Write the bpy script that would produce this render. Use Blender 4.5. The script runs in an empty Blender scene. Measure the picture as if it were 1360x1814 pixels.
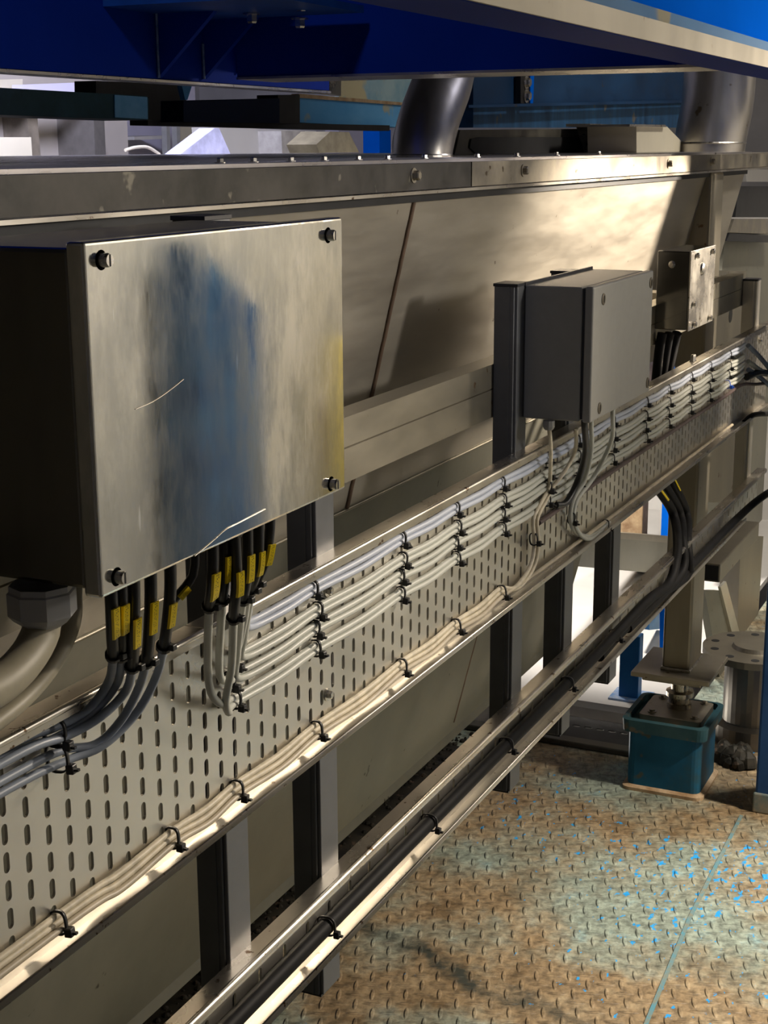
import bpy, bmesh, math, random
import numpy as np
from math import sin, cos, pi, radians, hypot, atan2
from mathutils import Vector, Matrix
random.seed(7)
S = bpy.context.scene
COL = S.collection

# ------------------------------------------------------------------ camera
F = 2650.0; H = 1.53
yaw, pitch, roll = radians(25.1), radians(13.7), radians(0.31)
f0 = np.array([cos(yaw)*cos(pitch), sin(yaw)*cos(pitch), -sin(pitch)])
r0 = np.array([sin(yaw), -cos(yaw), 0.0]); u0 = np.cross(r0, f0)
cr = r0*cos(roll)-u0*sin(roll); cu = u0*cos(roll)+r0*sin(roll)
CP = np.array([0, 0, H])
cam = bpy.data.cameras.new('camera'); cam.sensor_fit = 'VERTICAL'; cam.sensor_height = 24
cam.lens = 24*F/1814; cam.clip_start = .05; cam.clip_end = 100
co = bpy.data.objects.new('camera', cam); COL.objects.link(co)
co.matrix_world = Matrix(((cr[0], cu[0], -f0[0], 0), (cr[1], cu[1], -f0[1], 0), (cr[2], cu[2], -f0[2], H), (0, 0, 0, 1)))
S.camera = co
def at(px, py, ax, v):
    "where the line of sight through a photo pixel meets the plane x/y/z = v"
    d = f0 + cr*((px-680)/F) + cu*((907-py)/F)
    t = (v-CP[ax])/d[ax]
    return tuple(float(q) for q in (CP+d*t))
def Yp(px, py, y): return at(px, py, 1, y)

# ------------------------------------------------------------------ world, lights, exposure
S.view_settings.view_transform = 'Standard'; S.view_settings.look = 'None'
S.view_settings.gamma = 1; S.view_settings.use_curve_mapping = False
S.view_settings.exposure = 0.28
W = bpy.data.worlds.new('world'); S.world = W; W.use_nodes = True
W.node_tree.nodes['Background'].inputs[0].default_value = (.9, .85, .75, 1)
W.node_tree.nodes['Background'].inputs[1].default_value = .05
def area(name, loc, target, size, power, color, sy=None):
    l = bpy.data.lights.new(name, 'AREA'); l.energy = power; l.color = color; l.size = size
    if sy: l.shape = 'RECTANGLE'; l.size_y = sy
    o = bpy.data.objects.new(name, l); COL.objects.link(o); o.location = loc
    o.rotation_euler = (Vector(target)-Vector(loc)).to_track_quat('-Z', 'Y').to_euler()
    return o
def spot(name, loc, target, power, color, ang, blend=.8, rad=.05):
    l = bpy.data.lights.new(name, 'SPOT'); l.energy = power; l.color = color; l.spot_size = radians(ang); l.spot_blend = blend; l.shadow_soft_size = rad
    o = bpy.data.objects.new(name, l); COL.objects.link(o); o.location = loc
    o.rotation_euler = (Vector(target)-Vector(loc)).to_track_quat('-Z', 'Y').to_euler(); return o
WARM = (1, .86, .69); NEUT = (1, .93, .83); COOL = (.74, .76, 1)
spot('tray_spot', (2.9, -.55, 1.86), (1.02, .67, .87), 130, WARM, 36, 1, .05)
spot('end_spot', (3.75, -.5, 1.95), (3.42, .70, 1.10), 170, WARM, 25, .6, .05)
spot('panel_spot', (3.75, -.25, 1.72), (2.95, .80, 1.50), 330, WARM, 40, .55, .05)
spot('floor_spot', (3.0, -1.2, 2.4), (2.75, .15, 0), 430, WARM, 48, 1, .1)
spot('beam_fill', (2.2, -1.1, 1.75), (1.7, .6, 1.78), 60, NEUT, 70, 1, .1)  # unseen spot added to brighten the near beam's web
area('wall_fill', (4.0, -.3, 3.1), (4.7, -1.6, .9), .5, 95, NEUT)  # added fill, makes the opposite wall bright for reflections in the steel
spot('back_lamp', (2.6, 1.75, 2.7), (4.2, 4.2, 1.7), 340, COOL, 100, .6, .2)
spot('rear_fill', (4.5, 1.7, 1.45), (5.05, 1.3, 0), 150, NEUT, 92, .5, .1)  # added source hidden behind the tank, brightens partition and platform
spot('left_beam_fill', (.6, .55, 2.3), (1.25, 1.0, 1.78), 9, COOL, 80, 1, .05)  # invented fill for the left overhead beam and the cross beam web
spot('beam_end_fill', (2.7, .6, 1.98), (1.9, 1.02, 1.66), 14, COOL, 50, 1, .05)  # no known source here: added to lift the left beam's right end
spot('pit_fill', (3.95, 1.8, -.12), (3.72, 1.15, -.48), 70, NEUT, 110, 1, .03)  # added below the grating so bright floor shows through its holes

# ------------------------------------------------------------------ materials
MATS = {}
def nt(name):
    m = bpy.data.materials.new(name); m.use_nodes = True
    t = m.node_tree; b = t.nodes['Principled BSDF']; MATS[name] = m
    return m, t, b
def N(t, typ, **kw):
    n = t.nodes.new(typ)
    for k, v in kw.items():
        if k.startswith('i_'):
            k = k[2:]; n.inputs[int(k) if k.isdigit() else k].default_value = v
        else: setattr(n, k, v)
    return n
def noise(t, scale, detail=4, rough=.6, stretch=None, off=(0, 0, 0)):
    tc = N(t, 'ShaderNodeTexCoord')
    mp = N(t, 'ShaderNodeMapping'); mp.inputs['Scale'].default_value = stretch or (1, 1, 1); mp.inputs['Location'].default_value = off
    t.links.new(tc.outputs['Object'], mp.inputs['Vector'])
    n = N(t, 'ShaderNodeTexNoise'); n.inputs['Scale'].default_value = scale; n.inputs['Detail'].default_value = detail; n.inputs['Roughness'].default_value = rough
    t.links.new(mp.outputs[0], n.inputs['Vector'])
    return n
def ramp(t, src, stops, interp='LINEAR'):
    r = N(t, 'ShaderNodeValToRGB'); r.color_ramp.interpolation = interp
    e = r.color_ramp.elements
    while len(e) < len(stops): e.new(.5)
    for i, (p, c) in enumerate(stops):
        e[i].position = p; e[i].color = (*c, 1) if not isinstance(c, (int, float)) else (c, c, c, 1)
    t.links.new(src, r.inputs[0]); return r
def mixc(t, fac, a, b, typ='MIX'):
    m = N(t, 'ShaderNodeMix', data_type='RGBA', blend_type=typ)
    for s, v in ((0, fac), (6, a), (7, b)):
        if hasattr(v, 'is_linked') or hasattr(v, 'links'): t.links.new(v, m.inputs[s])
        else: m.inputs[s].default_value = v if s == 0 else (*v, 1)
    return m.outputs[2]
def metal(name, c1, c2, rough=(.25, .45), metallic=1.0, scale=6, stretch=None, spots=None, bump=0.0, c3=None):
    m, t, b = nt(name)
    n = noise(t, scale, 5, .65, stretch)
    col = ramp(t, n.outputs[0], [(.35, c1), (.65, c2)]).outputs[0]
    if c3:
        n3 = noise(t, scale*.6, 6, .7, None, (3, 7, 1))
        f = ramp(t, n3.outputs[0], [(.52, 0), (.68, 1)]).outputs[0]
        col = mixc(t, f, col, c3)
    if spots:
        n2 = noise(t, spots[0], 3, .6, None, (5, 2, 9))
        f = ramp(t, n2.outputs[0], [(spots[1], 0), (spots[1]+.04, 1)]).outputs[0]
        col = mixc(t, f, col, spots[2])
    t.links.new(col, b.inputs['Base Color'])
    b.inputs['Metallic'].default_value = metallic
    if metallic == 0: b.inputs['Specular IOR Level'].default_value = .15
    rr = N(t, 'ShaderNodeMapRange'); rr.inputs['To Min'].default_value = rough[0]; rr.inputs['To Max'].default_value = rough[1]
    rr.inputs['From Min'].default_value = .3; rr.inputs['From Max'].default_value = .7
    t.links.new(n.outputs[0], rr.inputs['Value']); t.links.new(rr.outputs[0], b.inputs['Roughness'])
    if bump:
        bp = N(t, 'ShaderNodeBump'); bp.inputs['Strength'].default_value = bump; bp.inputs['Distance'].default_value = .002
        t.links.new(n.outputs[0], bp.inputs['Height']); t.links.new(bp.outputs[0], b.inputs['Normal'])
    return m
def plain(name, c, rough=.5, metallic=0.0, var=.25, scale=20, spec=.5):
    m, t, b = nt(name)
    n = noise(t, scale, 4, .6)
    lo = tuple(x*(1-var) for x in c); hi = tuple(min(1, x*(1+var)) for x in c)
    t.links.new(ramp(t, n.outputs[0], [(.3, lo), (.7, hi)]).outputs[0], b.inputs['Base Color'])
    b.inputs['Roughness'].default_value = rough; b.inputs['Metallic'].default_value = metallic
    b.inputs['Specular IOR Level'].default_value = spec
    return m
tray_m = metal('tray_steel', (.68, .65, .59), (.80, .77, .70), (.26, .40), .95, 5)
rim_m = metal('worn_tray_edge', (.55, .50, .44), (.70, .66, .58), (.22, .38), .95, 14, (.4, 1, 1), (60, .66, (.16, .10, .06)))
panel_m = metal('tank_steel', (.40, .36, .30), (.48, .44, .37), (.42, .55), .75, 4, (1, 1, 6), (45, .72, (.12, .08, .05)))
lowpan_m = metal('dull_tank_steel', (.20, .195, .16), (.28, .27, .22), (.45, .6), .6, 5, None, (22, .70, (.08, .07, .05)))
band_m = metal('grimy_flange_steel', (.22, .20, .17), (.44, .39, .30), (.35, .55), .8, 9, None, (30, .66, (.10, .07, .04)))
beamr_m = metal('rail_steel', (.19, .175, .14), (.28, .255, .20), (.4, .55), .8, 8, (.3, 1, 1), (30, .67, (.14, .09, .05)))
post_m = metal('strut_grey', (.13, .135, .145), (.17, .175, .185), (.38, .5), .6, 12)
postd_m = plain('strut_cap_black', (.02, .02, .025), .4)
shiny_m = metal('bright_steel', (.58, .54, .48), (.72, .68, .60), (.22, .36), .95, 14, None, (40, .66, (.2, .15, .1)))
leg_m = metal('leg_steel', (.26, .235, .185), (.35, .315, .25), (.38, .5), .75, 7, (1, 1, .3), (26, .68, (.13, .08, .05)))
pipe_m = metal('welded_pipe_steel', (.42, .40, .38), (.60, .57, .54), (.27, .42), .95, 7, (1, 1, .3), (14, .66, (.25, .20, .14)))
boltm = metal('bolt_steel', (.60, .57, .52), (.75, .72, .66), (.2, .3), 1, 30)
boxside_m = metal('dark_box_steel', (.16, .155, .135), (.26, .25, .21), (.2, .3), 1, 6, (1, 1, .2))
grey_m = plain('grey_box_paint', (.23, .225, .205), .42, 0, .04, 60)
gasket_m = plain('gasket', (.02, .02, .02), .7)
black_m = plain('black_plastic', (.012, .012, .013), .38, 0, .3)
hose_m = plain('black_rubber', (.010, .010, .011), .55, 0, .3, 20, .12)
cg_m = plain('grey_cable', (.50, .51, .46), .42, 0, .06, 30)
cb_m = plain('blue_grey_cable', (.45, .49, .58), .42, 0, .06, 30)
cd_m = plain('slate_cable', (.26, .30, .37), .40, 0, .08, 30)
cw_m = plain('beige_cable', (.66, .59, .45), .5, 0, .2, 60)
cond_m = plain('beige_conduit', (.33, .30, .22), .5, 0, .2, 14)
gland_m = plain('grey_gland', (.42, .42, .42), .45, 0, .1)
blue_m = plain('blue_paint', (.003, .026, .24), .6, 0, .12, 4, .03)
bluel_m = plain('bright_blue_paint', (.002, .11, .62), .7, 0, .08, 4, .0)
bluepost_m = metal('post_blue_paint', (.02, .07, .20), (.035, .10, .26), (.4, .55), 0, 8, None, (20, .72, (.25, .2, .13)))
bluew_m = metal('worn_blue_paint', (.03, .16, .36), (.07, .25, .50), (.4, .55), 0, 7, (.4, 1, 1), (6, .60, (.30, .27, .17)))
teal_m = metal('worn_teal_paint', (.008, .035, .05), (.016, .06, .08), (.35, .5), 0, 6, None, (16, .70, (.20, .15, .09)), c3=(.02, .08, .13))
darkb_m = metal('dirty_dark_blue', (.006, .025, .07), (.014, .05, .13), (.4, .6), 0, 5, (.5, 1, 1), (14, .68, (.05, .04, .03)))
dark_m = plain('sooty_steel', (.02, .02, .022), .5, .3, .3)
white_m = plain('white_panel', (.62, .60, .58), .5, 0, .08, 4)
cream_m = plain('cream_panel', (.60, .55, .42), .5, .1, .08, 4)
lilac_m = plain('lilac_panel', (.60, .58, .72), .5, 0, .06, 4)
wall_m = plain('hall_wall', (.60, .56, .49), .8, 0, .15, 2)
walld_m = plain('hall_wall_far', (.42, .41, .42), .8, 0, .2, 1.5)
rust_m = metal('rusty_edge', (.34, .22, .12), (.55, .42, .28), (.6, .8), 0, 30)
debris_m = metal('greasy_dirt', (.012, .012, .010), (.05, .045, .035), (.35, .8), 0, 24, None, (40, .62, (.10, .07, .05)), 0.6)
bluetie_m = plain('blue_tie', (.02, .12, .75), .4)
brownstrip_m = plain('brown_stain', (.14, .09, .06), .6, .3, .3, 40)
weld_m = metal('weld_bead', (.40, .38, .35), (.60, .58, .55), (.25, .4), 1, 60, None, None, .5)

def yellow_mat():
    m, t, b = nt('yellow_marker')
    tc = N(t, 'ShaderNodeTexCoord'); sp = N(t, 'ShaderNodeSeparateXYZ'); t.links.new(tc.outputs['UV'], sp.inputs[0])
    # printed characters: small irregular dark strokes down the middle of the sleeve
    n = N(t, 'ShaderNodeTexNoise'); n.noise_dimensions = '2D'; n.inputs['Scale'].default_value = 2.2; n.inputs['Detail'].default_value = 0
    mp = N(t, 'ShaderNodeMapping'); mp.inputs['Scale'].default_value = (3.0, 16.0, 1); t.links.new(tc.outputs['UV'], mp.inputs[0]); t.links.new(mp.outputs[0], n.inputs['Vector'])
    a = N(t, 'ShaderNodeMath', operation='GREATER_THAN', i_1=.63); t.links.new(n.outputs[0], a.inputs[0])
    c = N(t, 'ShaderNodeMath', operation='SUBTRACT', i_1=.5); t.links.new(sp.outputs[0], c.inputs[0])
    d = N(t, 'ShaderNodeMath', operation='ABSOLUTE'); t.links.new(c.outputs[0], d.inputs[0])
    e = N(t, 'ShaderNodeMath', operation='LESS_THAN', i_1=.16); t.links.new(d.outputs[0], e.inputs[0])
    g = N(t, 'ShaderNodeMath', operation='MULTIPLY'); t.links.new(a.outputs[0], g.inputs[0]); t.links.new(e.outputs[0], g.inputs[1])
    t.links.new(mixc(t, g.outputs[0], (1.0, .74, .0), (.10, .07, .0)), b.inputs['Base Color'])
    b.inputs['Roughness'].default_value = .4
    return m
yel_m = yellow_mat()

def cover_mat():
    m, t, b = nt('scratched_stainless')
    n1 = noise(t, 9, 8, .72, (1, 1, .45)); n2 = noise(t, 38, 6, .7, (1, 1, .35), (4, 4, 4)); n3 = noise(t, 120, 2, .5, (1, 1, .12), (1, 8, 2))
    col = ramp(t, n1.outputs[0], [(.34, (.48, .49, .46)), (.48, (.70, .69, .63)), (.60, (.84, .82, .76))]).outputs[0]
    f2 = ramp(t, n2.outputs[0], [(.42, 0), (.62, 1)]).outputs[0]
    col = mixc(t, f2, col, (.60, .60, .56))
    sc = ramp(t, n3.outputs[0], [(.74, 0), (.77, 1)]).outputs[0]
    col = mixc(t, sc, col, (.9, .9, .88))
    t.links.new(col, b.inputs['Base Color']); b.inputs['Metallic'].default_value = .92
    rr = N(t, 'ShaderNodeMapRange'); rr.inputs['From Min'].default_value = .3; rr.inputs['From Max'].default_value = .7
    rr.inputs['To Min'].default_value = .03; rr.inputs['To Max'].default_value = .13
    t.links.new(n2.outputs[0], rr.inputs['Value']); t.links.new(rr.outputs[0], b.inputs['Roughness'])
    bp = N(t, 'ShaderNodeBump'); bp.inputs['Strength'].default_value = .04; bp.inputs['Distance'].default_value = .0004
    t.links.new(n2.outputs[0], bp.inputs['Height']); t.links.new(bp.outputs[0], b.inputs['Normal'])
    return m
cover_m = cover_mat()

def floor_mat():
    m, t, b = nt('checker_plate_paint')
    tc = N(t, 'ShaderNodeTexCoord')
    big = noise(t, 2.4, 6, .62, None, (2.0, 5, 0)); mid = noise(t, 9, 6, .7, None, (1, 3, 2)); fine = noise(t, 55, 4, .65)
    reg = noise(t, 1.6, 2, .5, None, (8, 1, 0)); chip = noise(t, 34, 3, .6, (1, 1.6, 1), (4, 0, 3))
    teal = ramp(t, mid.outputs[0], [(.3, (.20, .24, .20)), (.55, (.32, .38, .32)), (.75, (.24, .42, .46))]).outputs[0]
    tan = ramp(t, mid.outputs[0], [(.3, (.16, .105, .05)), (.5, (.32, .235, .135)), (.72, (.42, .345, .225))]).outputs[0]
    f = ramp(t, big.outputs[0], [(.44, 1), (.60, 0)]).outputs[0]
    col = mixc(t, f, teal, tan)
    ff = ramp(t, fine.outputs[0], [(.36, .35), (.62, 1.2)]).outputs[0]
    col = mixc(t, .75, col, ff, 'MULTIPLY')
    # loose chips of the original bright blue coat
    rr = ramp(t, reg.outputs[0], [(.48, -.05), (.60, .09)]).outputs[0]
    ad = N(t, 'ShaderNodeMath', operation='ADD'); t.links.new(chip.outputs[0], ad.inputs[0]); t.links.new(rr, ad.inputs[1])
    sy_ = N(t, 'ShaderNodeSeparateXYZ'); t.links.new(tc.outputs['Object'], sy_.inputs[0])
    my = N(t, 'ShaderNodeMapRange'); my.inputs['From Min'].default_value = .35; my.inputs['From Max'].default_value = .95
    my.inputs['To Min'].default_value = .035; my.inputs['To Max'].default_value = -.055; t.links.new(sy_.outputs[1], my.inputs['Value'])
    ad2 = N(t, 'ShaderNodeMath', operation='ADD'); t.links.new(ad.outputs[0], ad2.inputs[0]); t.links.new(my.outputs[0], ad2.inputs[1])
    g = ramp(t, ad2.outputs[0], [(.665, 0), (.69, 1)]).outputs[0]
    col = mixc(t, g, col, (.02, .34, .80))
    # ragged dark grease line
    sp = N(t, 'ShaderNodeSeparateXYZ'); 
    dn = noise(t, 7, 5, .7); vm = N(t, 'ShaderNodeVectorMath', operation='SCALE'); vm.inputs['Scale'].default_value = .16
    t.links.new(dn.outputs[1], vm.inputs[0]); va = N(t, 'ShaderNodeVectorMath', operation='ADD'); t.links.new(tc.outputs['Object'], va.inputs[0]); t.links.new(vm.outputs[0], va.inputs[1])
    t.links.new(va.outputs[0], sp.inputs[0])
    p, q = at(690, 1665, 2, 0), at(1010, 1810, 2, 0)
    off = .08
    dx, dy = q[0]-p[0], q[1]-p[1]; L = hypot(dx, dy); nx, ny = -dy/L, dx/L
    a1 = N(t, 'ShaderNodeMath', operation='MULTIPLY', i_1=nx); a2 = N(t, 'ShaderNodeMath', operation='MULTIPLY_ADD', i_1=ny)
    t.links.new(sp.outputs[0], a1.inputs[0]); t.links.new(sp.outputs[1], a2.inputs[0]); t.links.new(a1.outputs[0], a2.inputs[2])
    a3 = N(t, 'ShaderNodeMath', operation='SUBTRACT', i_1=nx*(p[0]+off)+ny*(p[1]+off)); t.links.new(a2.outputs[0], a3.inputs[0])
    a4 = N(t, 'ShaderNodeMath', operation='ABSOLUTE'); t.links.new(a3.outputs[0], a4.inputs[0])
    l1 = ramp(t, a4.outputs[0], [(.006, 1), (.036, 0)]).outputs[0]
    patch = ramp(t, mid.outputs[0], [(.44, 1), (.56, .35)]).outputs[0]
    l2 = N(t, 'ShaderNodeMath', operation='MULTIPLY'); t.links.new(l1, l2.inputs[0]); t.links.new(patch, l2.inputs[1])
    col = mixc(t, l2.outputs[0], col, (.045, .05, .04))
    t.links.new(col, b.inputs['Base Color'])
    b.inputs['Roughness'].default_value = .55
    # raised tread lozenges, alternating direction
    def lattice(ox, oy, ang):
        mp = N(t, 'ShaderNodeMapping'); mp.inputs['Scale'].default_value = (1/.044, 1/.044, 1); mp.inputs['Location'].default_value = (ox, oy, 0); mp.inputs['Rotation'].default_value = (0, 0, radians(20))
        t.links.new(tc.outputs['Object'], mp.inputs[0])
        fr = N(t, 'ShaderNodeVectorMath', operation='FRACTION'); t.links.new(mp.outputs[0], fr.inputs[0])
        sb = N(t, 'ShaderNodeVectorMath', operation='SUBTRACT'); sb.inputs[1].default_value = (.5, .5, 0); t.links.new(fr.outputs[0], sb.inputs[0])
        ro = N(t, 'ShaderNodeMapping'); ro.vector_type = 'TEXTURE'; ro.inputs['Rotation'].default_value = (0, 0, ang); ro.inputs['Scale'].default_value = (.42, .10, 1)
        t.links.new(sb.outputs[0], ro.inputs[0])
        s2 = N(t, 'ShaderNodeSeparateXYZ'); t.links.new(ro.outputs[0], s2.inputs[0]); cb = N(t, 'ShaderNodeCombineXYZ'); t.links.new(s2.outputs[0], cb.inputs[0]); t.links.new(s2.outputs[1], cb.inputs[1])
        ln = N(t, 'ShaderNodeVectorMath', operation='LENGTH'); t.links.new(cb.outputs[0], ln.inputs[0])
        mr = N(t, 'ShaderNodeMapRange', interpolation_type='SMOOTHSTEP'); mr.inputs['From Min'].default_value = 1.15; mr.inputs['From Max'].default_value = .45
        t.links.new(ln.outputs['Value'], mr.inputs['Value']); return mr.outputs[0]
    A = lattice(0, 0, radians(40)); B = lattice(.5, .5, radians(-50))
    mx = N(t, 'ShaderNodeMath', operation='MAXIMUM'); t.links.new(A, mx.inputs[0]); t.links.new(B, mx.inputs[1])
    hn = N(t, 'ShaderNodeMath', operation='MULTIPLY_ADD', i_1=.25); t.links.new(fine.outputs[0], hn.inputs[0]); t.links.new(mx.outputs[0], hn.inputs[2])
    bp = N(t, 'ShaderNodeBump'); bp.inputs['Strength'].default_value = 1; bp.inputs['Distance'].default_value = .0026
    t.links.new(hn.outputs[0], bp.inputs['Height']); t.links.new(bp.outputs[0], b.inputs['Normal'])
    return m
floor_m = floor_mat()

# ------------------------------------------------------------------ mesh helpers
class MB:
    def __init__(s): s.v = []; s.f = []; s.smooth = []; s.uv = {}
    def add(s, vs, fs, smooth=False):
        n = len(s.v); s.v += [tuple(v) for v in vs]; s.f += [tuple(i+n for i in f) for f in fs]; s.smooth += [smooth]*len(fs); return s
    def box(s, a, b, bev=0.0, seg=2):
        x0, y0, z0 = [min(p, q) for p, q in zip(a, b)]; x1, y1, z1 = [max(p, q) for p, q in zip(a, b)]
        bm = bmesh.new(); bmesh.ops.create_cube(bm, size=1)
        for v in bm.verts: v.co = Vector(((x0+x1)/2+v.co.x*(x1-x0), (y0+y1)/2+v.co.y*(y1-y0), (z0+z1)/2+v.co.z*(z1-z0)))
        if bev: bmesh.ops.bevel(bm, geom=bm.edges[:], offset=bev, segments=seg, profile=.5, affect='EDGES')
        bm.verts.index_update(); s.add([v.co for v in bm.verts], [[v.index for v in f.verts] for f in bm.faces]); bm.free(); return s
    def prism(s, poly, vec):
        "poly: list of 3-D points, extruded by vec"
        n = len(poly); a = [Vector(p) for p in poly]; b = [p+Vector(vec) for p in a]
        return s.add(a+b, [tuple(range(n)), tuple(range(2*n-1, n-1, -1))]+[(i, i+n, (i+1) % n+n, (i+1) % n) for i in range(n)])
    def tube(s, pts, r, sides=10, caps=True, flat=None):
        P = [Vector(p) for p in pts]; R = r if isinstance(r, (list, tuple)) else [r]*len(P)
        T = [(P[min(i+1, len(P)-1)]-P[max(i-1, 0)]).normalized() for i in range(len(P))]
        up = Vector((0, 0, 1)) if abs(T[0].z) < .9 else Vector((1, 0, 0))
        nrm = T[0].cross(up).normalized(); vs = []
        for i, p in enumerate(P):
            if i: nrm = (nrm-T[i]*nrm.dot(T[i])).normalized()
            bn = T[i].cross(nrm)
            for k in range(sides):
                a = 2*pi*k/sides; vs.append(p+nrm*cos(a)*R[i]+bn*sin(a)*R[i])
        fs = [(i*sides+k, i*sides+(k+1) % sides, (i+1)*sides+(k+1) % sides, (i+1)*sides+k) for i in range(len(P)-1) for k in range(sides)]
        s.add(vs, fs, True)
        if caps: s.add(vs[:sides], [tuple(range(sides-1, -1, -1))]); s.add(vs[-sides:], [tuple(range(sides))])
        return s
    def cyl(s, a, b, r, sides=16, r2=None): return s.tube([a, b], [r, r2 if r2 is not None else r], sides)
    def lathe(s, c, prof, axis=(0, 0, 1), sides=24):
        "prof: (radius, height) along axis from c"
        ax = Vector(axis).normalized(); u = ax.cross(Vector((1, 0, 0)) if abs(ax.x) < .9 else Vector((0, 0, 1))).normalized(); w = ax.cross(u); c = Vector(c)
        vs = [c+ax*h+(u*cos(2*pi*k/sides)+w*sin(2*pi*k/sides))*r for r, h in prof for k in range(sides)]
        fs = [(i*sides+k, i*sides+(k+1) % sides, (i+1)*sides+(k+1) % sides, (i+1)*sides+k) for i in range(len(prof)-1) for k in range(sides)]
        return s.add(vs, fs, False)
    def sect(s, sec, x0, x1):
        "closed Y-Z section swept along X"
        return s.prism([(x0, y, z) for y, z in sec], (x1-x0, 0, 0))
    def build(s, name, mat, parent=None):
        me = bpy.data.meshes.new(name)
        o0 = Vector(parent['_w']) if parent is not None else Vector((0, 0, 0))
        me.from_pydata([tuple(Vector(v)-o0) for v in s.v], [], s.f); me.update()
        bm = bmesh.new(); bm.from_mesh(me); bmesh.ops.recalc_face_normals(bm, faces=bm.faces[:]); bm.to_mesh(me); bm.free()
        for p, sm in zip(me.polygons, s.smooth): p.use_smooth = sm
        me.materials.append(mat)
        o = bpy.data.objects.new(name, me); COL.objects.link(o)
        o['_w'] = tuple(o0)
        if parent is not None: o.parent = parent
        return o
def tag(o, label=None, cat=None, group=None, kind=None):
    for k, v in (('label', label), ('category', cat), ('group', group), ('kind', kind)):
        if v: o[k] = v
    return o
def thing(name, label, cat, loc, group=None):
    o = bpy.data.objects.new(name, None); COL.objects.link(o); o.location = loc; o['_w'] = tuple(loc); o.empty_display_size = .02
    return tag(o, label, cat, group)
def recenter(o):
    "move a top-level mesh's origin to its own base"
    me = o.data; xs = [v.co for v in me.vertices]
    c = Vector(((min(v.x for v in xs)+max(v.x for v in xs))/2, (min(v.y for v in xs)+max(v.y for v in xs))/2, min(v.z for v in xs)))
    for v in me.vertices: v.co -= c
    o.location = c; o['_w'] = tuple(c); return o
def solo(mb, name, mat, label, cat, group=None): return tag(recenter(mb.build(name, mat)), label, cat, group)
def struct(mb, name, mat, label=None): return tag(recenter(mb.build(name, mat)), label, None, None, 'structure')
def dup(o, parent=None):
    c = o.copy(); COL.objects.link(c)
    if parent is not None: c.parent = parent
    for ch in o.children: dup(ch, c)
    return c
def spline(pts, step=.008):
    "Catmull-Rom through 3-D points, resampled"
    P = [Vector(p) for p in pts]; P = [P[0]*2-P[1]]+P+[P[-1]*2-P[-2]]; out = []
    for i in range(1, len(P)-2):
        a, b, c, d = P[i-1:i+3]; n = max(2, int((c-b).length/step))
        for k in range(n):
            t = k/n; out.append(.5*((2*b)+(c-a)*t+(2*a-5*b+4*c-d)*t*t+(3*b-a-3*c+d)*t**3))
    out.append(P[-2]); return out
def sub(path, z0=None, z1=None, f=None):
    return [p for p in path if f(p)]
def bolt(mb, c, axis, r=.006, h=.005, washer=True):
    c = Vector(c); ax = Vector(axis).normalized()
    if washer: mb.lathe(c, [(0, 0), (r*1.55, 0), (r*1.55, r*.25), (0, r*.25)], axis, 16)
    mb.lathe(c+ax*r*.2, [(r, 0), (r, h*.8), (r*.8, h), (0, h)], axis, 6)
    return mb

# ------------------------------------------------------------------ the setting
fl = MB()
fl.add([(-1.2, -1.6, 0), (3.56, -1.6, 0), (3.56, 3.4, 0), (-1.2, 3.4, 0)], [(0, 1, 2, 3)])
fl.add([(3.56, -1.6, 0), (9.5, -1.6, 0), (9.5, .905, 0), (3.56, .905, 0)], [(0, 1, 2, 3)])
fl.v = [(x, y, z) for x, y, z in fl.v]
o = fl.build('floor', floor_m); tag(o, 'worn blue and rust brown checker plate floor', None, None, 'structure')
p1, p2, p3 = at(1313, 1445, 2, .001), at(1222, 1625, 2, .001), at(1150, 1800, 2, .001)
sm = MB(); pts = [p1, p2, p3, tuple(2*b-a for a, b in zip(p2, p3))]
for a, b in zip(pts, pts[1:]):
    d = (Vector(b)-Vector(a)).normalized(); n = Vector((-d.y, d.x, 0))*.004
    sm.prism([Vector(a)-n, Vector(b)-n, Vector(b)+n, Vector(a)+n], (0, 0, .0015))
seam = sm.build('trim_1', metal('seam_paint', (.10, .28, .36), (.25, .24, .17), (.5, .6), 0, 40)); tag(seam, 'painted weld seam across the floor plates', None, None, 'structure')
pit = MB().box((3.58, .92, -.5), (9.5, 6.2, -.48)); struct(pit, 'floor_pit', white_m, 'dark lower floor behind the checker plate')
struct(MB().box((-1.5, -1.75, -.2), (11, -1.65, 3.4)), 'wall_right', wall_m)
struct(MB().box((-1.5, 6.2, -.5), (11, 6.3, 3.4)), 'wall_left', walld_m)
struct(MB().box((10, -1.7, -.5), (10.1, 6.3, 3.4)), 'wall_back', walld_m)
struct(MB().box((-1.6, -1.7, -.5), (-1.5, 6.3, 3.4)), 'wall_front', walld_m)
struct(MB().box((-1.5, -1.7, 3.4), (11, 6.3, 3.5)), 'ceiling', plain('dark_ceiling', (.05, .05, .055), .8))

# things opposite, seen only as reflections in the steel
cb = MB().prism([(4.02, -1.45, 0), (4.42, -1.45, 0), (4.42, -1.45, 1.0), (4.02, -1.45, 1.25)], (0, -.15, 0))
solo(cb, 'steel_column', metal('column_blue', (.02, .07, .17), (.05, .14, .26), (.5, .6), 0, 5), 'worn blue steel plate column standing by the opposite wall, mirrored in the big box cover', 'column')
yb = MB().box((5.05, -1.5, 0), (5.6, -1.2, .82), .02)
solo(yb, 'storage_bin', plain('yellow_bin_paint', (.62, .48, .08), .5), 'yellow bin by the opposite wall, mirrored in the big box cover', 'bin')

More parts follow.
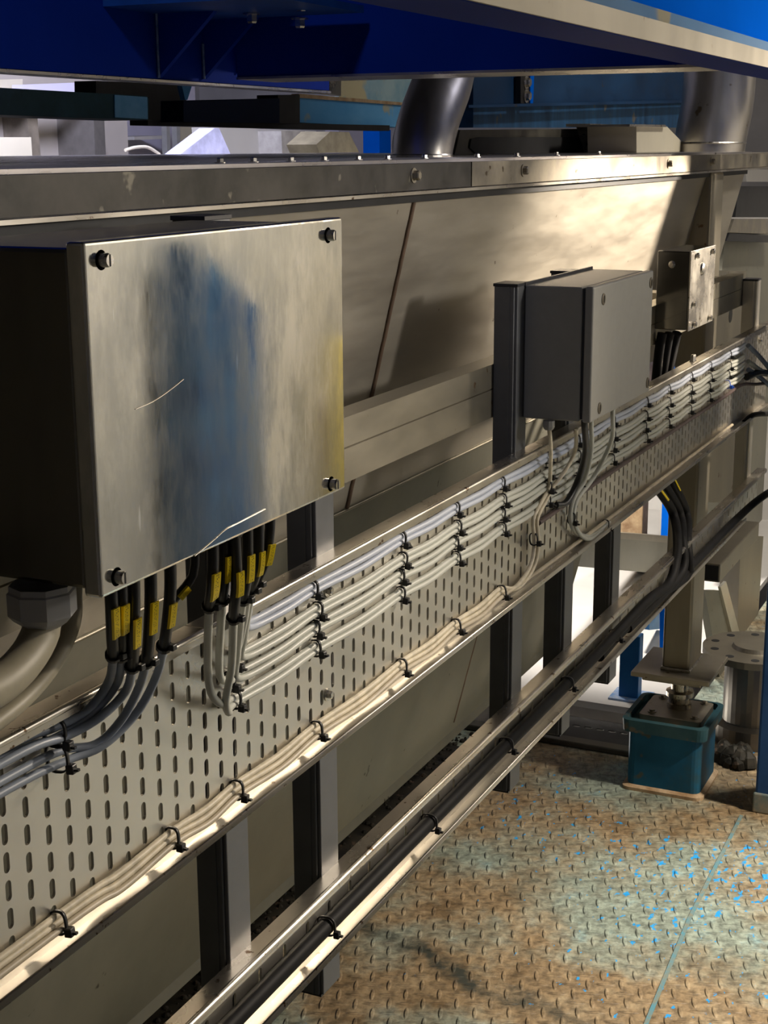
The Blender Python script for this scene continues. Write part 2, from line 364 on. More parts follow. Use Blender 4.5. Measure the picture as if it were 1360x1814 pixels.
# ------------------------------------------------------------------ tank
T0 = thing('tank', 'long stainless steel tank with sloping side and bolted top flange', 'tank', (2.2, 1.2, .41))
XA, XB = .2, 3.79
z_t, y_t = 1.5104, .77
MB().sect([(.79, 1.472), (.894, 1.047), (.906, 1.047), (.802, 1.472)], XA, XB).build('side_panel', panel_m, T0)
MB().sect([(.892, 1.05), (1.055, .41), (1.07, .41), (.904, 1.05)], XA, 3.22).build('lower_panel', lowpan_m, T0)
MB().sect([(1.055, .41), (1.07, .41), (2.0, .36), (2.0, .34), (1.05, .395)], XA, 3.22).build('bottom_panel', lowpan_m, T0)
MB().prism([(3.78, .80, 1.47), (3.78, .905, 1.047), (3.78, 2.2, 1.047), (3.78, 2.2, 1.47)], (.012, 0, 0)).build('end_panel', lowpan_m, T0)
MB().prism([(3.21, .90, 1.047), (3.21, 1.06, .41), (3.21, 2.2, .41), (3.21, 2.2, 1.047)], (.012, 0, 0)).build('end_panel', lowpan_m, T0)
xs = Yp(835, 300, y_t)[0]
shaded_m = metal('dirty_shaded_flange_steel', (.045, .043, .038), (.11, .10, .088), (.4, .6), .7, 9, None, (26, .64, (.22, .2, .16)))  # left flange piece: dirtier steel with its shade put into the colour
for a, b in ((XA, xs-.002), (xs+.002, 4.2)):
    MB().sect([(y_t, z_t), (y_t, 1.478), (y_t+.006, 1.478), (y_t+.006, z_t-.006), (y_t+.05, z_t-.006), (y_t+.05, z_t)], a, b).build('flange', band_m if a > XA else shaded_m, T0)
MB().box((XA, .768, 1.4725), (4.2, .80, 1.4765)).build('flange_lip', rim_m, T0)
MB().box((XA, .785, 1.462), (XB, .80, 1.4725)).build('sealing_strip', dark_m, T0)
MB().box((XA, .80, z_t), (3.9, 2.4, z_t+.004)).build('cover_plate', metal('cover_plate_steel', (.50, .47, .46), (.66, .62, .62), (.22, .38), .95, 6, (.4, 2, 1), (9, .66, (.10, .08, .07))), T0)
for px in (390, 449, 515, 574, 634, 686, 752, 845, 915, 985, 1060): 
    p = at(px, 283, 2, z_t+.006); q = (Yp(px, 281, .86)[0], .86, z_t+.004)
    bolt(MB(), q, (0, 0, 1), .004, .005).build('bolt', boltm, T0)
for px, py in ((732, 318), (926, 307), (1183, 293), (1259, 290)):
    bolt(MB(), (Yp(px, py, y_t)[0], y_t, 1.496), (0, -1, 0), .006, .008).build('bolt', band_m, T0)
# weld seams in the sloping plates
def seamline(a, b, w, mat, name='weld_seam'):
    mb = MB(); a, b = Vector(a), Vector(b); n = 30
    pts = [a.lerp(b, i/n)+Vector((random.uniform(-1, 1)*.0007, 0, 0)) for i in range(n+1)]
    mb.tube(pts, w, 6); return mb.build(name, mat, T0)
seamline((1.785, .7905, 1.47), (1.785, .893, 1.05), .0042, brownstrip_m)
seamline((2.56, .900, 1.03), (2.56, 1.051, .43), .003, brownstrip_m)
seamline((XA, .892, 1.047), (3.22, .892, 1.047), .002, leg_m, 'fold')
# tank leg column with its foot plates
MB().box((3.39, .78, .302), (3.511, .848, 1.472), .006).build('leg', leg_m, T0)
MB().box((3.387, .777, .297), (3.514, .851, .306), .003).build('weld_bead', weld_m, T0)
MB().box((3.345, .722, .286), (3.55, .912, .298), .002).build('foot_plate', leg_m, T0)
MB().box((3.365, .745, .272), (3.53, .89, .2855), .004).build('foot_plate', leg_m, T0)
# pipes rising from the cover
def pipe(c0, pts, r, nm='pipe'):
    MB().tube(spline(pts, .02), r, 40, False).build(nm, pipe_m, T0)
pb = Yp(746, 276, 1.0)
pipe(None, [(pb[0], 1.0, z_t)]+[Yp(x, y, 1.0) for x, y in ((749, 255), (762, 205), (779, 160), (787, 128), (792, 90))], .050)
MB().lathe((pb[0], 1.0, z_t+.003), [(.0515, 0), (.0515, .004), (.050, .006)], sides=40).build('weld_bead', weld_m, T0)
pipe(None, [(4.05, .945, z_t-.01), (4.055, .94, 1.56), (4.07, .93, 1.65), (4.08, .93, 1.80)], .093)
MB().lathe((4.052, .943, z_t+.024), [(.0935, 0), (.096, .002), (.0935, .005)], sides=40).build('weld_bead', weld_m, T0)
MB().box((3.9, .80, z_t-.004), (4.5, 1.4, z_t)).build('cover_plate', panel_m, T0)

# rail that carries the posts
R0 = thing('support_rail', 'folded stainless rail running behind the grey posts, level with the big box', 'rail', (2.0, .72, 1.175))
sec = [(.7125, 1.175), (.7125, 1.2125), (.7145, 1.2135), (.7125, 1.2145), (.7125, 1.247), (.745, 1.247), (.745, 1.175)]
MB().sect(sec, .6, 3.455).build('rail_body', beamr_m, R0)
for x in (2.55, 3.0, 3.39): MB().box((x, .745, 1.18), (x+.06, .782 if x > 3.3 else .84, 1.24)).build('bracket', leg_m, R0)

# ------------------------------------------------------------------ strut posts
def post(x, ztop, zbot=.632, label='', group=None, w=.043, mat=post_m, y=.68, d=.0325):
    o = thing('strut_post', label, 'post', (x+w/2, y+d/2, zbot), group)
    MB().box((x, y+.004, zbot+.002), (x+w, y+d, ztop-.002), .0015).build('channel', mat, o)
    MB().box((x+.0025, y, zbot+.002), (x+w, y+.0045, ztop-.002), .0012).build('face_strip', mat, o)
    MB().box((x-.0012, y+.010, zbot+.003), (x+.001, y+.0125, ztop-.003)).build('ridge', mat, o)
    MB().box((x-.001, y-.001, ztop-.003), (x+w+.001, y+d+.001, ztop+.001), .0005).build('end_cap', postd_m, o)
    MB().box((x+.001, y+.002, zbot), (x+w-.001, y+d-.002, zbot+.003)).build('end_cap', postd_m, o)
    return o
post(1.098, 1.4735, label='grey strut post behind the right end of the big scratched steel box')
post(1.2875, 1.30, label='grey strut post just right of the big scratched steel box, foot showing over blue floor')
post(1.868, 1.3535, label='grey strut post at the left side of the grey painted box')
post(2.099, 1.353, label='grey strut post behind the middle of the grey painted box')
post(2.357, 1.247, label='grey strut post right of the middle one, ending in front of the white slab')
x6 = Yp(1340, 520, .68)[0]
post(x6, 1.234, .68, label='bright steel strut post at the right end of the trays', mat=tray_m)

# ------------------------------------------------------------------ upper cable tray
TR = thing('cable_tray', 'wide perforated steel cable tray with pairs of grey cables', 'cable tray', (2.0, .67, .9285))
def slotted(x0, x1, zb, zt, xc0, zc0, pitchx, pitchz, hw, hl, y0, y1, zlo, zhi):
    mb = MB(); n = 6
    def cap(cx, cz):
        pts = []
        for k in range(n+1): a = pi*k/n; pts.append((cx+hw*cos(a), cz+(hl-hw)+hw*sin(a)))
        for k in range(n+1): a = pi+pi*k/n; pts.append((cx+hw*cos(a), cz-(hl-hw)+hw*sin(a)))
        return pts
    k0 = int(math.floor((x0-xc0)/pitchx))-1; k = k0
    while True:
        cx = xc0+k*pitchx; L, Rr = cx-pitchx/2, cx+pitchx/2
        if L > x1: break
        if L >= x0-1e-6:
            off = (k % 2)*pitchz/2; rows = []
            j = -40
            while j < 40:
                cz = zc0+off+j*pitchz
                if zlo <= cz-hl and cz+hl <= zhi: rows.append(cz)
                j += 1
            q = [(L, zb), (Rr, zb)]
            zprev = zb
            for cz in rows:
                b, t = cz-pitchz/2, cz+pitchz/2
                if b > zprev+1e-6:
                    for y in (y0,): mb.add([(L, y, zprev), (Rr, y, zprev), (Rr, y, b), (L, y, b)], [(0, 1, 2, 3)])
                c = cap(cx, cz)
                m = len(c)
                outer = [(Rr, t), (L, t), (L, b), (Rr, b)]
                vs = [(x, y0, z) for x, z in outer]+[(x, y0, z) for x, z in c]+[(x, y1, z) for x, z in c]
                fs = []
                # top arc fan (c[0]..c[n]) between Rr,t and L,t ; bottom arc c[n+1]..c[2n+1]
                h = n//2
                for i in range(h): fs.append((0, 4+i, 4+i+1))
                fs.append((0, 4+h, 1))
                for i in range(h, n): fs.append((1, 4+i, 4+i+1))
                fs.append((1, 4+n, 4+n+1, 2))
                for i in range(n+1, n+1+h): fs.append((2, 4+i, 4+i+1))
                fs.append((2, 4+n+1+h, 3))
                for i in range(n+1+h, 2*n+1): fs.append((3, 4+i, 4+i+1))
                fs.append((3, 4+2*n+1, 4, 0))
                fs += [(4+i, 4+m+i, 4+m+(i+1) % m, 4+(i+1) % m) for i in range(m)]
                mb.add(vs, fs); zprev = t
            mb.add([(L, y0, zprev), (Rr, y0, zprev), (Rr, y0, zt), (L, y0, zt)], [(0, 1, 2, 3)])
        k += 1
    return mb
slotted(.5, 3.6, .9285, 1.128, .8154, 1.0565, .025, .0224, .0034, .0083, .6765, .679, .937, 1.122).build('perforated_plate', tray_m, TR)
x1 = 3.6
# top flange: back edge, rounded front, short return
def roll(zt, a, b, par, mat, r=.0032, yf=.658):
    MB().tube([(a, yf+r-.0003, zt-r+.0004), (b, yf+r-.0003, zt-r+.0004)], r, 16).build('rolled_edge', mat, par)
def lip(zb, h, a, b, par, mat, th=.0032, yf=.658):
    n = 8; r = th/2; sec = [(yf+r+r*cos(t), zb+h-r+r*sin(t)) for t in [pi*k/n for k in range(n+1)]]+[(yf+r-r*cos(t), zb+r-r*sin(t)) for t in [pi*k/n for k in range(n+1)]]
    o = MB().sect(sec, a, b).build('rolled_edge', mat, par)
    for p in o.data.polygons: p.use_smooth = len(p.vertices) == 4
def lipsec(zt, yb=.681, yf=.658, ret=.010, th=.0016, up=False):
    n = 6; r = .0035; s_ = 1 if not up else -1
    outer = [(yb, zt)]+[(yf+r-r*sin(a), zt-s_*(r-r*cos(a))) for a in [pi/2*k/n for k in range(n+1)]]+[(yf, zt-s_*ret)]
    inner = [(yf+th, zt-s_*ret)]+[(yf+r-(r-th)*sin(a), zt-s_*(r-(r-th)*cos(a))) for a in [pi/2*k/n for k in range(n, -1, -1)]]+[(yb, zt-s_*th)]
    return outer+inner
for a, b in ((.4, 1.045), (1.047, 3.6)):
    o = MB().sect(lipsec(1.1285), a, b).build('top_flange', rim_m, TR)
    for p in o.data.polygons: p.use_smooth = False
MB().box((.4, .660, .9285), (3.6, .681, .9301)).build('bottom_flange', rim_m, TR)
lip(.9280, .0078, .4, 3.6, TR, rim_m)
roll(1.1288, .4, .913, TR, rim_m, .0036, .6575); roll(1.1288, .917, 1.043, TR, rim_m, .0034); roll(1.1288, 1.049, 3.6, TR, rim_m, .0032)
for px, py in ((580, 1046), (580, 1230)):
    p = Yp(px, py, .676)
    mb = MB(); bolt(mb, (p[0], .6762, p[2]), (0, -1, 0), .0045, .005); mb.build('bolt', boltm, TR)
for px, py in ((1345, 603),):
    p = Yp(px, py, .676); bolt(MB(), (p[0], .6762, p[2]), (0, -1, 0), .005, .005).build('bolt', boltm, TR)
for px in (1219, 1226, 1233, 1240):
    p = at(px, 640, 2, 1.129); bolt(MB(), (p[0], .672, 1.129), (0, 0, 1), .004, .012).build('bolt', boltm, TR)

# ------------------------------------------------------------------ lower cable tray
TL = thing('cable_tray', 'narrow lower cable tray holding one thick black cable above the floor', 'cable tray', (2.2, .67, .69))
slotted(.85, 3.55, .695, .775, 1.0, .735, .025, .040, .0034, .0083, .6765, .679, .70, .772).build('perforated_plate', tray_m, TL)
MB().sect(lipsec(.775, ret=.008), .85, 3.575).build('top_flange', rim_m, TL)
MB().box((.85, .660, .6935), (3.36, .681, .6951)).build('bottom_flange', rim_m, TL)
lip(.6930, .0085, .85, 3.36, TL, rim_m)
roll(.7754, .85, 3.575, TL, rim_m, .0040)

# ------------------------------------------------------------------ cables
def tube_part(path, r, name, mat, parent, sides=10): return MB().tube(path, r, sides).build(name, mat, parent)
def cut(path, a, b):
    n = len(path); return path[int(a*n):max(int(a*n)+2, int(b*n))]
def ribbon(path, w, th, side, mat, parent, name='marker'):
    "flat tag following a cable, offset to its visible side"
    side = Vector(side).normalized(); mb = MB(); vs = []; uv = []
    for i, p in enumerate(path):
        t = (path[min(i+1, len(path)-1)]-path[max(i-1, 0)]).normalized(); acr = t.cross(side).normalized(); c = p+side*.0054
        for (a, b) in ((-1, -.2), (-.75, 1), (.75, 1), (1, -.2)): vs.append(c+acr*a*w/2+side*b*th)
        L = i/(len(path)-1)
        for u in (0, .15, .85, 1): uv.append((u, L))
    n = len(path); fs = []
    for i in range(n-1):
        for k in range(4): fs.append((i*4+k, i*4+(k+1) % 4, i*4+4+(k+1) % 4, i*4+4+k))
    fs += [(0, 1, 2, 3), (n*4-1, n*4-2, n*4-3, n*4-4)]
    mb.add(vs, fs, False); o = mb.build(name, mat, parent)
    ul = o.data.uv_layers.new(name='uv')
    for lp in o.data.loops: ul.data[lp.index].uv = uv[lp.vertex_index]
    return o
VIEW = (-.42, -.90, .06)
GP = 'cables entering the underside of the big box'
def drop(top, ys, rest, label, mat, mark=None, sleeve_px=None, r=.0035, group=None, gland=True):
    """top (px,py,Y) ... list of (px,py,Y) for the hanging part, then absolute 3-D points"""
    pts = [Yp(*p) for p in ys]
    path = spline([(pts[0][0], pts[0][1], 1.262)]+pts+rest, .006)
    o = thing('cable', label, 'cable', pts[0], group)
    tube_part(path, r, 'jacket', mat, o)
    zs = Yp(*sleeve_px)[2]
    sl = [p for p in path if p.z > zs and p.x-.0 < 9][:60]; sl = []
    for p in path:
        if p.z < zs: break
        sl.append(p)
    if len(sl) < 3: sl = path[:4]
    tube_part(sl, r*1.28, 'heat_shrink_sleeve', black_m, o)
    if mark:
        za, zb = Yp(*mark[0])[2], Yp(*mark[1])[2]
        seg = [p for p in sl if zb <= p.z <= za]
        if len(seg) < 3:
            seg = [p for p in path[:40] if zb <= p.z <= za]
        if len(seg) >= 3: ribbon(seg, mark[2] if len(mark) > 2 else .0070, .0018, VIEW, yel_m, o)
    if gland:
        c = path[0]; MB().lathe((c.x, c.y, 1.2545), [(.0075, .004), (.0085, 0), (.0085, -.006), (.007, -.009), (.005, -.012)], sides=10).build('gland', black_m, o)
    e = sl[-1]; q = MB()   # small clamp at the end of the sleeve
    q.lathe(e, [(r*1.3, -.002), (r*1.75, -.002), (r*1.75, .002), (r*1.3, .002)], (sl[-1]-sl[-3]), 12); q.box(e+Vector((-.002, -.0095, -.0025)), e+Vector((.004, -.0045, .0025)), .0008); q.build('clamp', black_m, o)
    return o
ZR = [1.102, 1.0775, 1.060, 1.0385]; YC = .6728
# five cables of the left bunch, running off to the left
L = [
 ([(197, 1062, .578), (199, 1120, .590), (200, 1172, .612), (190, 1212, .640), (155, 1258, .655)], [(.843, .668, 1.1105), (.79, .671, 1.1145), (.60, .6715, 1.118)], (192, 1165, .61), ((197, 1068, .58), (197, 1132, .59)), 'slate cable at the far left of the left bunch, feeding the upper left pair'),
 ([(215, 1058, .578), (215, 1120, .590), (214, 1172, .612), (206, 1212, .640), (165, 1262, .652)], [(.845, .6665, 1.1025), (.79, .6715, 1.106), (.60, .6715, 1.109)], (210, 1165, .61), ((215, 1066, .58), (215, 1126, .59)), 'slate cable second in the left bunch, narrow yellow marker, joins the upper left pair'),
 ([(237, 1052, .575), (236, 1120, .585), (234, 1180, .607), (222, 1225, .632), (180, 1268, .645)], [(.848, .6600, 1.1035), (.79, .664, 1.108), (.60, .6715, 1.100)], (230, 1178, .61), ((237, 1088, .58), (236, 1148, .59)), 'slate cable in the middle of the left bunch, marker set lower than its neighbours'),
 ([(267, 1040, .575), (265, 1110, .585), (260, 1165, .602), (247, 1215, .628), (215, 1275, .645), (170, 1318, .658)], [(.850, .668, 1.0895), (.79, .6715, 1.0905), (.60, .6715, 1.092)], (258, 1165, .61), ((267, 1060, .58), (265, 1122, .59)), 'slate cable fourth in the left bunch, curving down to the lower left pair'),
 ([(302, 1030, .575), (298, 1090, .585), (290, 1145, .602), (276, 1200, .625), (240, 1265, .642), (180, 1322, .655)], [(.852, .6665, 1.0805), (.79, .6715, 1.0815), (.60, .6715, 1.083)], (288, 1143, .61), ((300, 1054, .58), (297, 1114, .59)), 'slate cable at the right of the left bunch, curving widest to the lower left pair'),
]
for ys, rest, sp_, mk, lb in L: drop(None, ys, rest, lb, cd_m, mk, sp_)
# the row cables
tieX = [1.106, 1.27, 1.478, 1.64, 1.80, 1.98, 2.12, 2.30, 2.496, 2.647, 2.815, 2.974, 3.15]
def row(zc, side, x0, x1=3.31):
    pts = []; X = [t for t in tieX if t > x0+.03]
    seq = [x0]+X+[x1]
    for i, x in enumerate(seq):
        pts.append((x, YC, zc+side*.0034))
        if i < len(seq)-1:
            xm = (x+seq[i+1])/2; pts.append((xm, YC-.0015, zc+side*.0040-.0016+random.uniform(-.0008, .0008)))
    return pts
RD = [  # drops of the right bunch: pixels of hanging part, row, side, x where it joins
 ([(377, 985, .575), (375, 1040, .582), (370, 1085, .600), (368, 1180, .642), (374, 1228, .648), (392, 1247, .650)], 3, 1, 1.10, (370, 1075, .60), ((378, 1000, .58), (377, 1056, .59)), 'grey cable hanging in the leftmost long loop of the right bunch', .0085),
 ([(397, 972, .578), (396, 1030, .584), (393, 1072, .600), (388, 1170, .645), (392, 1203, .652), (410, 1205, .660)], 2, 1, 1.10, (395, 1068, .60), ((397, 977, .58), (397, 1031, .59)), 'grey cable second in the right bunch, shorter loop with slim marker', .005),
 ([(416, 960, .570), (419, 1035, .575), (414, 1085, .588), (410, 1180, .630), (400, 1240, .645), (405, 1262, .655)], 3, -1, 1.11, (416, 1083, .60), ((418, 990, .58), (420, 1046, .59)), 'grey cable in front of the right bunch, hanging lowest', .0075),
 ([(438, 955, .578), (437, 1020, .585), (429, 1070, .600), (424, 1120, .635), (420, 1160, .655)], 2, -1, 1.12, (430, 1066, .60), ((440, 975, .58), (439, 1031, .59)), 'grey cable fourth in the right bunch, dropping to the third pair', .0075),
 ([(458, 950, .585), (455, 1010, .592), (440, 1052, .612), (432, 1100, .640), (424, 1140, .656)], 1, 1, 1.12, (442, 1048, .61), ((459, 967, .585), (456, 1022, .59)), 'grey cable fifth in the right bunch, dropping to the second pair', .006),
 ([(478, 935, .590), (468, 1000, .598), (448, 1042, .615), (438, 1090, .640), (432, 1130, .658)], 1, -1, 1.13, (449, 1038, .61), ((476, 955, .59), (466, 1006, .598)), 'grey cable with a leaning marker at the right edge of the right bunch', .0075),
 ([(446, 952, .60), (446, 1020, .605), (441, 1060, .625), (440, 1085, .650)], 0, 1, 1.14, (440, 1060, .61), None, 'upper bluish cable of the top pair, coming down behind the right bunch', .006),
 ([(426, 962, .60), (428, 1030, .605), (432, 1070, .628), (436, 1098, .652)], 0, -1, 1.145, (430, 1062, .61), ((425, 970, .60), (425, 992, .60)), 'lower bluish cable of the top pair, coming down behind the right bunch', .006),
]
for ys, rw, sd, x0, sp_, mk, lb, mw in RD:
    m = cb_m if rw == 0 else cg_m
    rest = row(ZR[rw], sd, x0)
    if mk: mk = (mk[0], mk[1], mw)
    drop(None, ys, rest[0:], lb, m, mk, sp_)
# loose marker on a thin lead behind the bunch
q = [Yp(345, 1000, .60), Yp(335, 1030, .605), Yp(312, 1058, .61), Yp(300, 1075, .62)]
o = thing('cable', 'thin black lead with slanting yellow marker between the two bunches', 'cable', q[0])
pth = spline([(q[0][0], q[0][1], 1.26)]+q, .005); tube_part(pth, .0035, 'jacket', black_m, o)
ribbon([p for p in pth if Yp(0, 1065, .6)[2] < 9 and Yp(312, 1060, .61)[2] <= p.z <= Yp(330, 1036, .605)[2]], .006, .0016, VIEW, yel_m, o)

# beige bundle along the bottom flange
bx = [.838, .9975, 1.1064, 1.267, 1.477, 1.64, 1.80]
BN = ['back', 'upper', 'front']
for k, (dy, dz) in enumerate(((.0014, .0046), (.0010, -.0008), (-.0030, -.0050))):
    pts = [(.45, .671+dy, .9500+dz)]
    for i, x in enumerate(bx):
        pts.append((x, .6712+dy, .9525+dz)); 
        if i < len(bx)-1: pts.append(((x+bx[i+1])/2,   .6712+dy-.0012, .9495+dz+(.001 if k == 0 else -.0008)))
    if k < 2:
        for p in ((908, 1040), (935, 1002), (942, 960), (940, 920), (955, 888), (968, 862)): 
            w = Yp(p[0]+k*7, p[1], .6715-.0*k); pts.append((w[0], .668, w[2]))
        if k == 0: 
            for p in ((975, 820, .655), (975, 790, .645), (972, 752, .640)): pts.append(Yp(*p))
        else:
            for p in ((1000, 835, .655), (1018, 800, .645), (1021, 760, .630)): pts.append(Yp(*p))
    else: pts += [(2.0, .668, .944), (2.6, .668, .943), (3.2, .668, .944)]
    path = spline(pts, .008)
    path = [p for p in path if p.z < 1.168]
    lb = ['top beige cable of the bottom bundle, rising to the first gland of the grey box',
          'middle beige cable of the bottom bundle, rising to the second grey box gland',
          'beige cable at the front of the bottom bundle, running on along the tray'][k]
    o = thing('cable', lb, 'cable', tuple(path[0])); tube_part(path, .0029, 'jacket', cw_m if k != 2 else plain('pale_beige_cable', (.55, .48, .36), .45), o)
    if k < 2: MB().lathe((path[-1].x, path[-1].y, 1.172), [(.008, 0), (.0085, -.008), (.007, -.011), (.005, -.013)], sides=10).build('gland', grey_m, o)
# other cables below the grey box
OB = [
 ([(1047, 748, .625), (1047, 800, .640), (1035, 850, .655), (1015, 885, .665), (1010, 920, .668), (1022, 945, .668), (1050, 948, .668), (1078, 925, .668)], cg_m, .0036, 'grey cable below the grey box looping down to the tray bottom'),
 ([(1035, 750, .620), (1037, 800, .632), (1024, 850, .650), (1003, 890, .660), (985, 895, .668)], black_m, .0050, 'dark cable below the grey box ending among the pairs'),
 ([(1085, 735, .610), (1084, 775, .625), (1068, 815, .645), (1048, 850, .660), (1020, 890, .666), (1018, 930, .664), (1040, 955, .664), (1066, 940, .667)], cg_m, .0035, 'grey cable from the right side of the grey box joining the loop'),
]
for ys, m, r, lb in OB:
    pts = [Yp(*p) for p in ys]; path = spline([(pts[0][0], pts[0][1], 1.176)]+pts, .006)
    o = thing('cable', lb, 'cable', pts[0]); tube_part(path, r, 'jacket', m, o)
    MB().lathe((pts[0][0], pts[0][1], 1.172), [(.008, 0), (.0085, -.008), (.006, -.011)], sides=10).build('gland', grey_m, o)
# the thin dark cable under the pairs on the right part of the tray
pts = [(1.95, .672, 1.013)]+[(x, .672, 1.0165) for x in (2.30, 2.65, 2.97, 3.15, 3.30)]+[(3.40, .655, 1.005), (3.62, .62, .985)]
o = thing('cable', 'single dark cable below the lowest pair on the right half', 'cable', pts[0]); tube_part(spline(pts, .01), .0038, 'jacket', plain('brown_cable', (.10, .07, .065), .5), o)
# dark tails leaving the tray end on the right
for k, (a, b, c, m) in enumerate((((1325, 612), (1345, 632), (1368, 660), cd_m), ((1325, 640), (1345, 655), (1368, 668), cg_m), ((1325, 655), (1345, 668), (1370, 690), cd_m), ((1322, 668), (1345, 660), (1370, 664), black_m))):
    pts = [Yp(*a, .671), Yp(*b, .655), Yp(*c, .635)]
    lb = ['upper slate', 'pale grey', 'lower slate', 'thick black'][k]
    o = thing('cable', lb+' cable tail leaving the right end of the pairs', 'cable', pts[0]); tube_part(spline(pts, .01), .0055 if k != 3 else .008, 'jacket', m, o)
pts = [Yp(1318, 748, .668), Yp(1335, 735, .66), Yp(1368, 733, .65)]
o = thing('cable', 'dark cable leaving the bottom right corner of the wide tray', 'cable', pts[0]); tube_part(spline(pts, .01), .006, 'jacket', hose_m, o)

# thick black cable of the lower tray
b0 = Yp(1173, 590, .70)
hose0 = [b0, (b0[0], .705, 1.16), (b0[0], .712, 1.05), (b0[0]-.03, .712, .95), Yp(1190, 905, .700), Yp(1200, 960, .668), Yp(1196, 1000, .655), Yp(1183, 1036, .654), Yp(1145, 1066, .658)]
pts = [(.85, .666, .7265)]+[(x, .6665, .729) for x in (1.273, 1.548, 1.815, 2.082)]+[(2.25, .666, .729)]+hose0[::-1]
o = thing('cable', 'thick black cable lying along the lower tray, dropping from the small steel box', 'cable', pts[0])
path = spline(pts, .012); tube_part(path, .0090, 'jacket', hose_m, o, 16)
seg = [q for q in path if .86 < q.z < .91 and q.y < .72]; ribbon([q+Vector((-.004, -.005, 0)) for q in seg], .0045, .0015, (-.6, -.8, 0), yel_m, o)
pts = [(2.42, .668, .716), (2.6, .665, .716), (3.0, .665, .716), (3.25, .66, .722), (3.45, .64, .735), (3.7, .6, .74)]
o = thing('cable', 'black cable along the right end of the lower tray, leaving past the blue post', 'cable', pts[0]); tube_part(spline(pts, .015), .0085, 'jacket', hose_m, o, 16)
for k in (1, 2):
    dx = .045*k; b = Yp(1173+k*13, 590, .70)
    p = [b, (b[0], .705, 1.16), (b[0]-.02*k, .712, 1.05), (b[0]-.03, .712, .95), Yp(1190+k*12, 905, .700), Yp(1201+k*8, 960, .668), Yp((0, 1211, 1220)[k], 1000, .658)]
    p += [Yp(1200, 1025, .660), Yp(1165, 1058, .668), (2.40, .672, .718), (2.27, .673, .712)] if k == 1 else [Yp(1214, 1022, .664), (2.56, .670, .722), (2.46, .673, .712)]
    o = thing('cable', ['', 'middle black hose dropping into the lower tray', 'right black hose dropping into the lower tray'][k], 'cable', b)
    path = spline(p, .01); tube_part(path, .0092, 'jacket', hose_m, o, 14)
    if k == 2:
        seg = [q for q in path if .86 < q.z < .91 and q.y < .72]; ribbon([q+Vector((-.003, -.006, 0)) for q in seg], .003, .0015, (-.6, -.8, 0), yel_m, o)

# beige conduits at the far left
pts = [Yp(75, 1075, .60), Yp(72, 1120, .60), Yp(40, 1175, .595), Yp(-20, 1225, .585), Yp(-120, 1260, .57)]
o = thing('conduit', 'thick beige conduit bending left under the big box', 'conduit', pts[0]); path = spline([(pts[0][0], pts[0][1], 1.245)]+pts, .006)
tube_part(path, .0125, 'hose', cond_m, o, 20)
c = pts[0]; MB().lathe((c[0], c[1], 1.255), [(.021, 0), (.021, -.004), (.0225, -.005), (.0225, -.020), (.019, -.024), (.0135, -.028)], sides=8).build('gland', gland_m, o)
pts = [Yp(130, 1050, .61), Yp(127, 1105, .612), Yp(95, 1175, .612), Yp(40, 1240, .61), Yp(-30, 1295, .60), Yp(-90, 1330, .59)]
o = thing('conduit', 'thin beige conduit beside the thick one at the left edge', 'conduit', pts[0]); tube_part(spline([(pts[0][0], pts[0][1], 1.255)]+pts, .006), .0062, 'hose', cond_m, o, 14)

# ------------------------------------------------------------------ cable ties
def tie(r_y, r_z, mat=black_m):
    mb = MB(); n = 22; w = .0017; th = .0013; vs = []
    for k in range(n):
        a = 2*pi*k/n; c, s_ = cos(a), sin(a); e = 3.0
        y = r_y*math.copysign(abs(c)**(2/e), c); z = r_z*math.copysign(abs(s_)**(2/e), s_)
        for (dx, dr) in ((-w, 0), (w, 0), (w, th), (-w, th)):
            L_ = hypot(y, z) or 1; vs.append((dx, y*(1+dr/L_), z*(1+dr/L_)))
    fs = [(k*4+i, k*4+(i+1) % 4, ((k+1) % n)*4+(i+1) % 4, ((k+1) % n)*4+i) for k in range(n) for i in range(4)]
    mb.add(vs, fs, True)
    root = mb.build('cable_tie', mat)
    h = MB().box((-.0032, -r_y-.0058, -r_z*.75-.0042), (.0036, -r_y+.0008, -r_z*.75+.0034), .0010)
    h.box((-.001, -r_y-.009, -r_z*.75-.0022), (.002, -r_y-.004, -r_z*.75-.0002))
    hd = h.build('head', mat, root)
    return root
protos = {}
def place_tie(key, ry, rz, loc, label, group, mat=black_m, tilt=0.0):
    if key not in protos:
        protos[key] = tie(ry, rz, mat); o = protos[key]
    else: o = dup(protos[key])
    o.location = loc; o.rotation_euler = (tilt+random.uniform(-.12, .12), 0, random.uniform(-.1, .1)); tag(o, label, 'cable tie', group)
rown = ['top bluish pair', 'second pair', 'third pair', 'lowest pair']
where = {1.106: 'just right of the hanging right bunch', 1.27: 'beside the splice bolt', 1.478: 'next right of the splice bolt', 1.64: 'midway along the open tray', 1.80: 'left of the grey box', 1.98: 'under the left edge of the grey box', 2.12: 'under the middle of the grey box', 2.30: 'under the right edge of the grey box', 2.496: 'just right of the grey box', 2.647: 'below the small steel box, left', 2.815: 'below the small steel box, right', 2.974: 'second from the right end', 3.15: 'nearest the right end'}
for x in tieX:
    for k in range(4):
        if x < 1.2 and k == 0: continue
        blue = (x == 3.15 and k == 3)
        place_tie('blue' if blue else 'pair', .0052, .0080, (x+.004*(k % 2)+random.uniform(-.004, .004), YC-.0002, ZR[k]),
                  ('blue' if blue else 'black')+' cable tie on the '+rown[k]+', '+where[x], 'cable ties on the cable pairs', bluetie_m if blue else black_m)
place_tie('left', .0085, .0105, (.843, .667, 1.1065), 'black cable tie on the upper left pair, at the left edge of the tray', 'cable ties on the left pairs')
place_tie('left', .0085, .0105, (.845, .668, 1.0855), 'black cable tie on the lower left pair, at the left edge of the tray', 'cable ties on the left pairs')
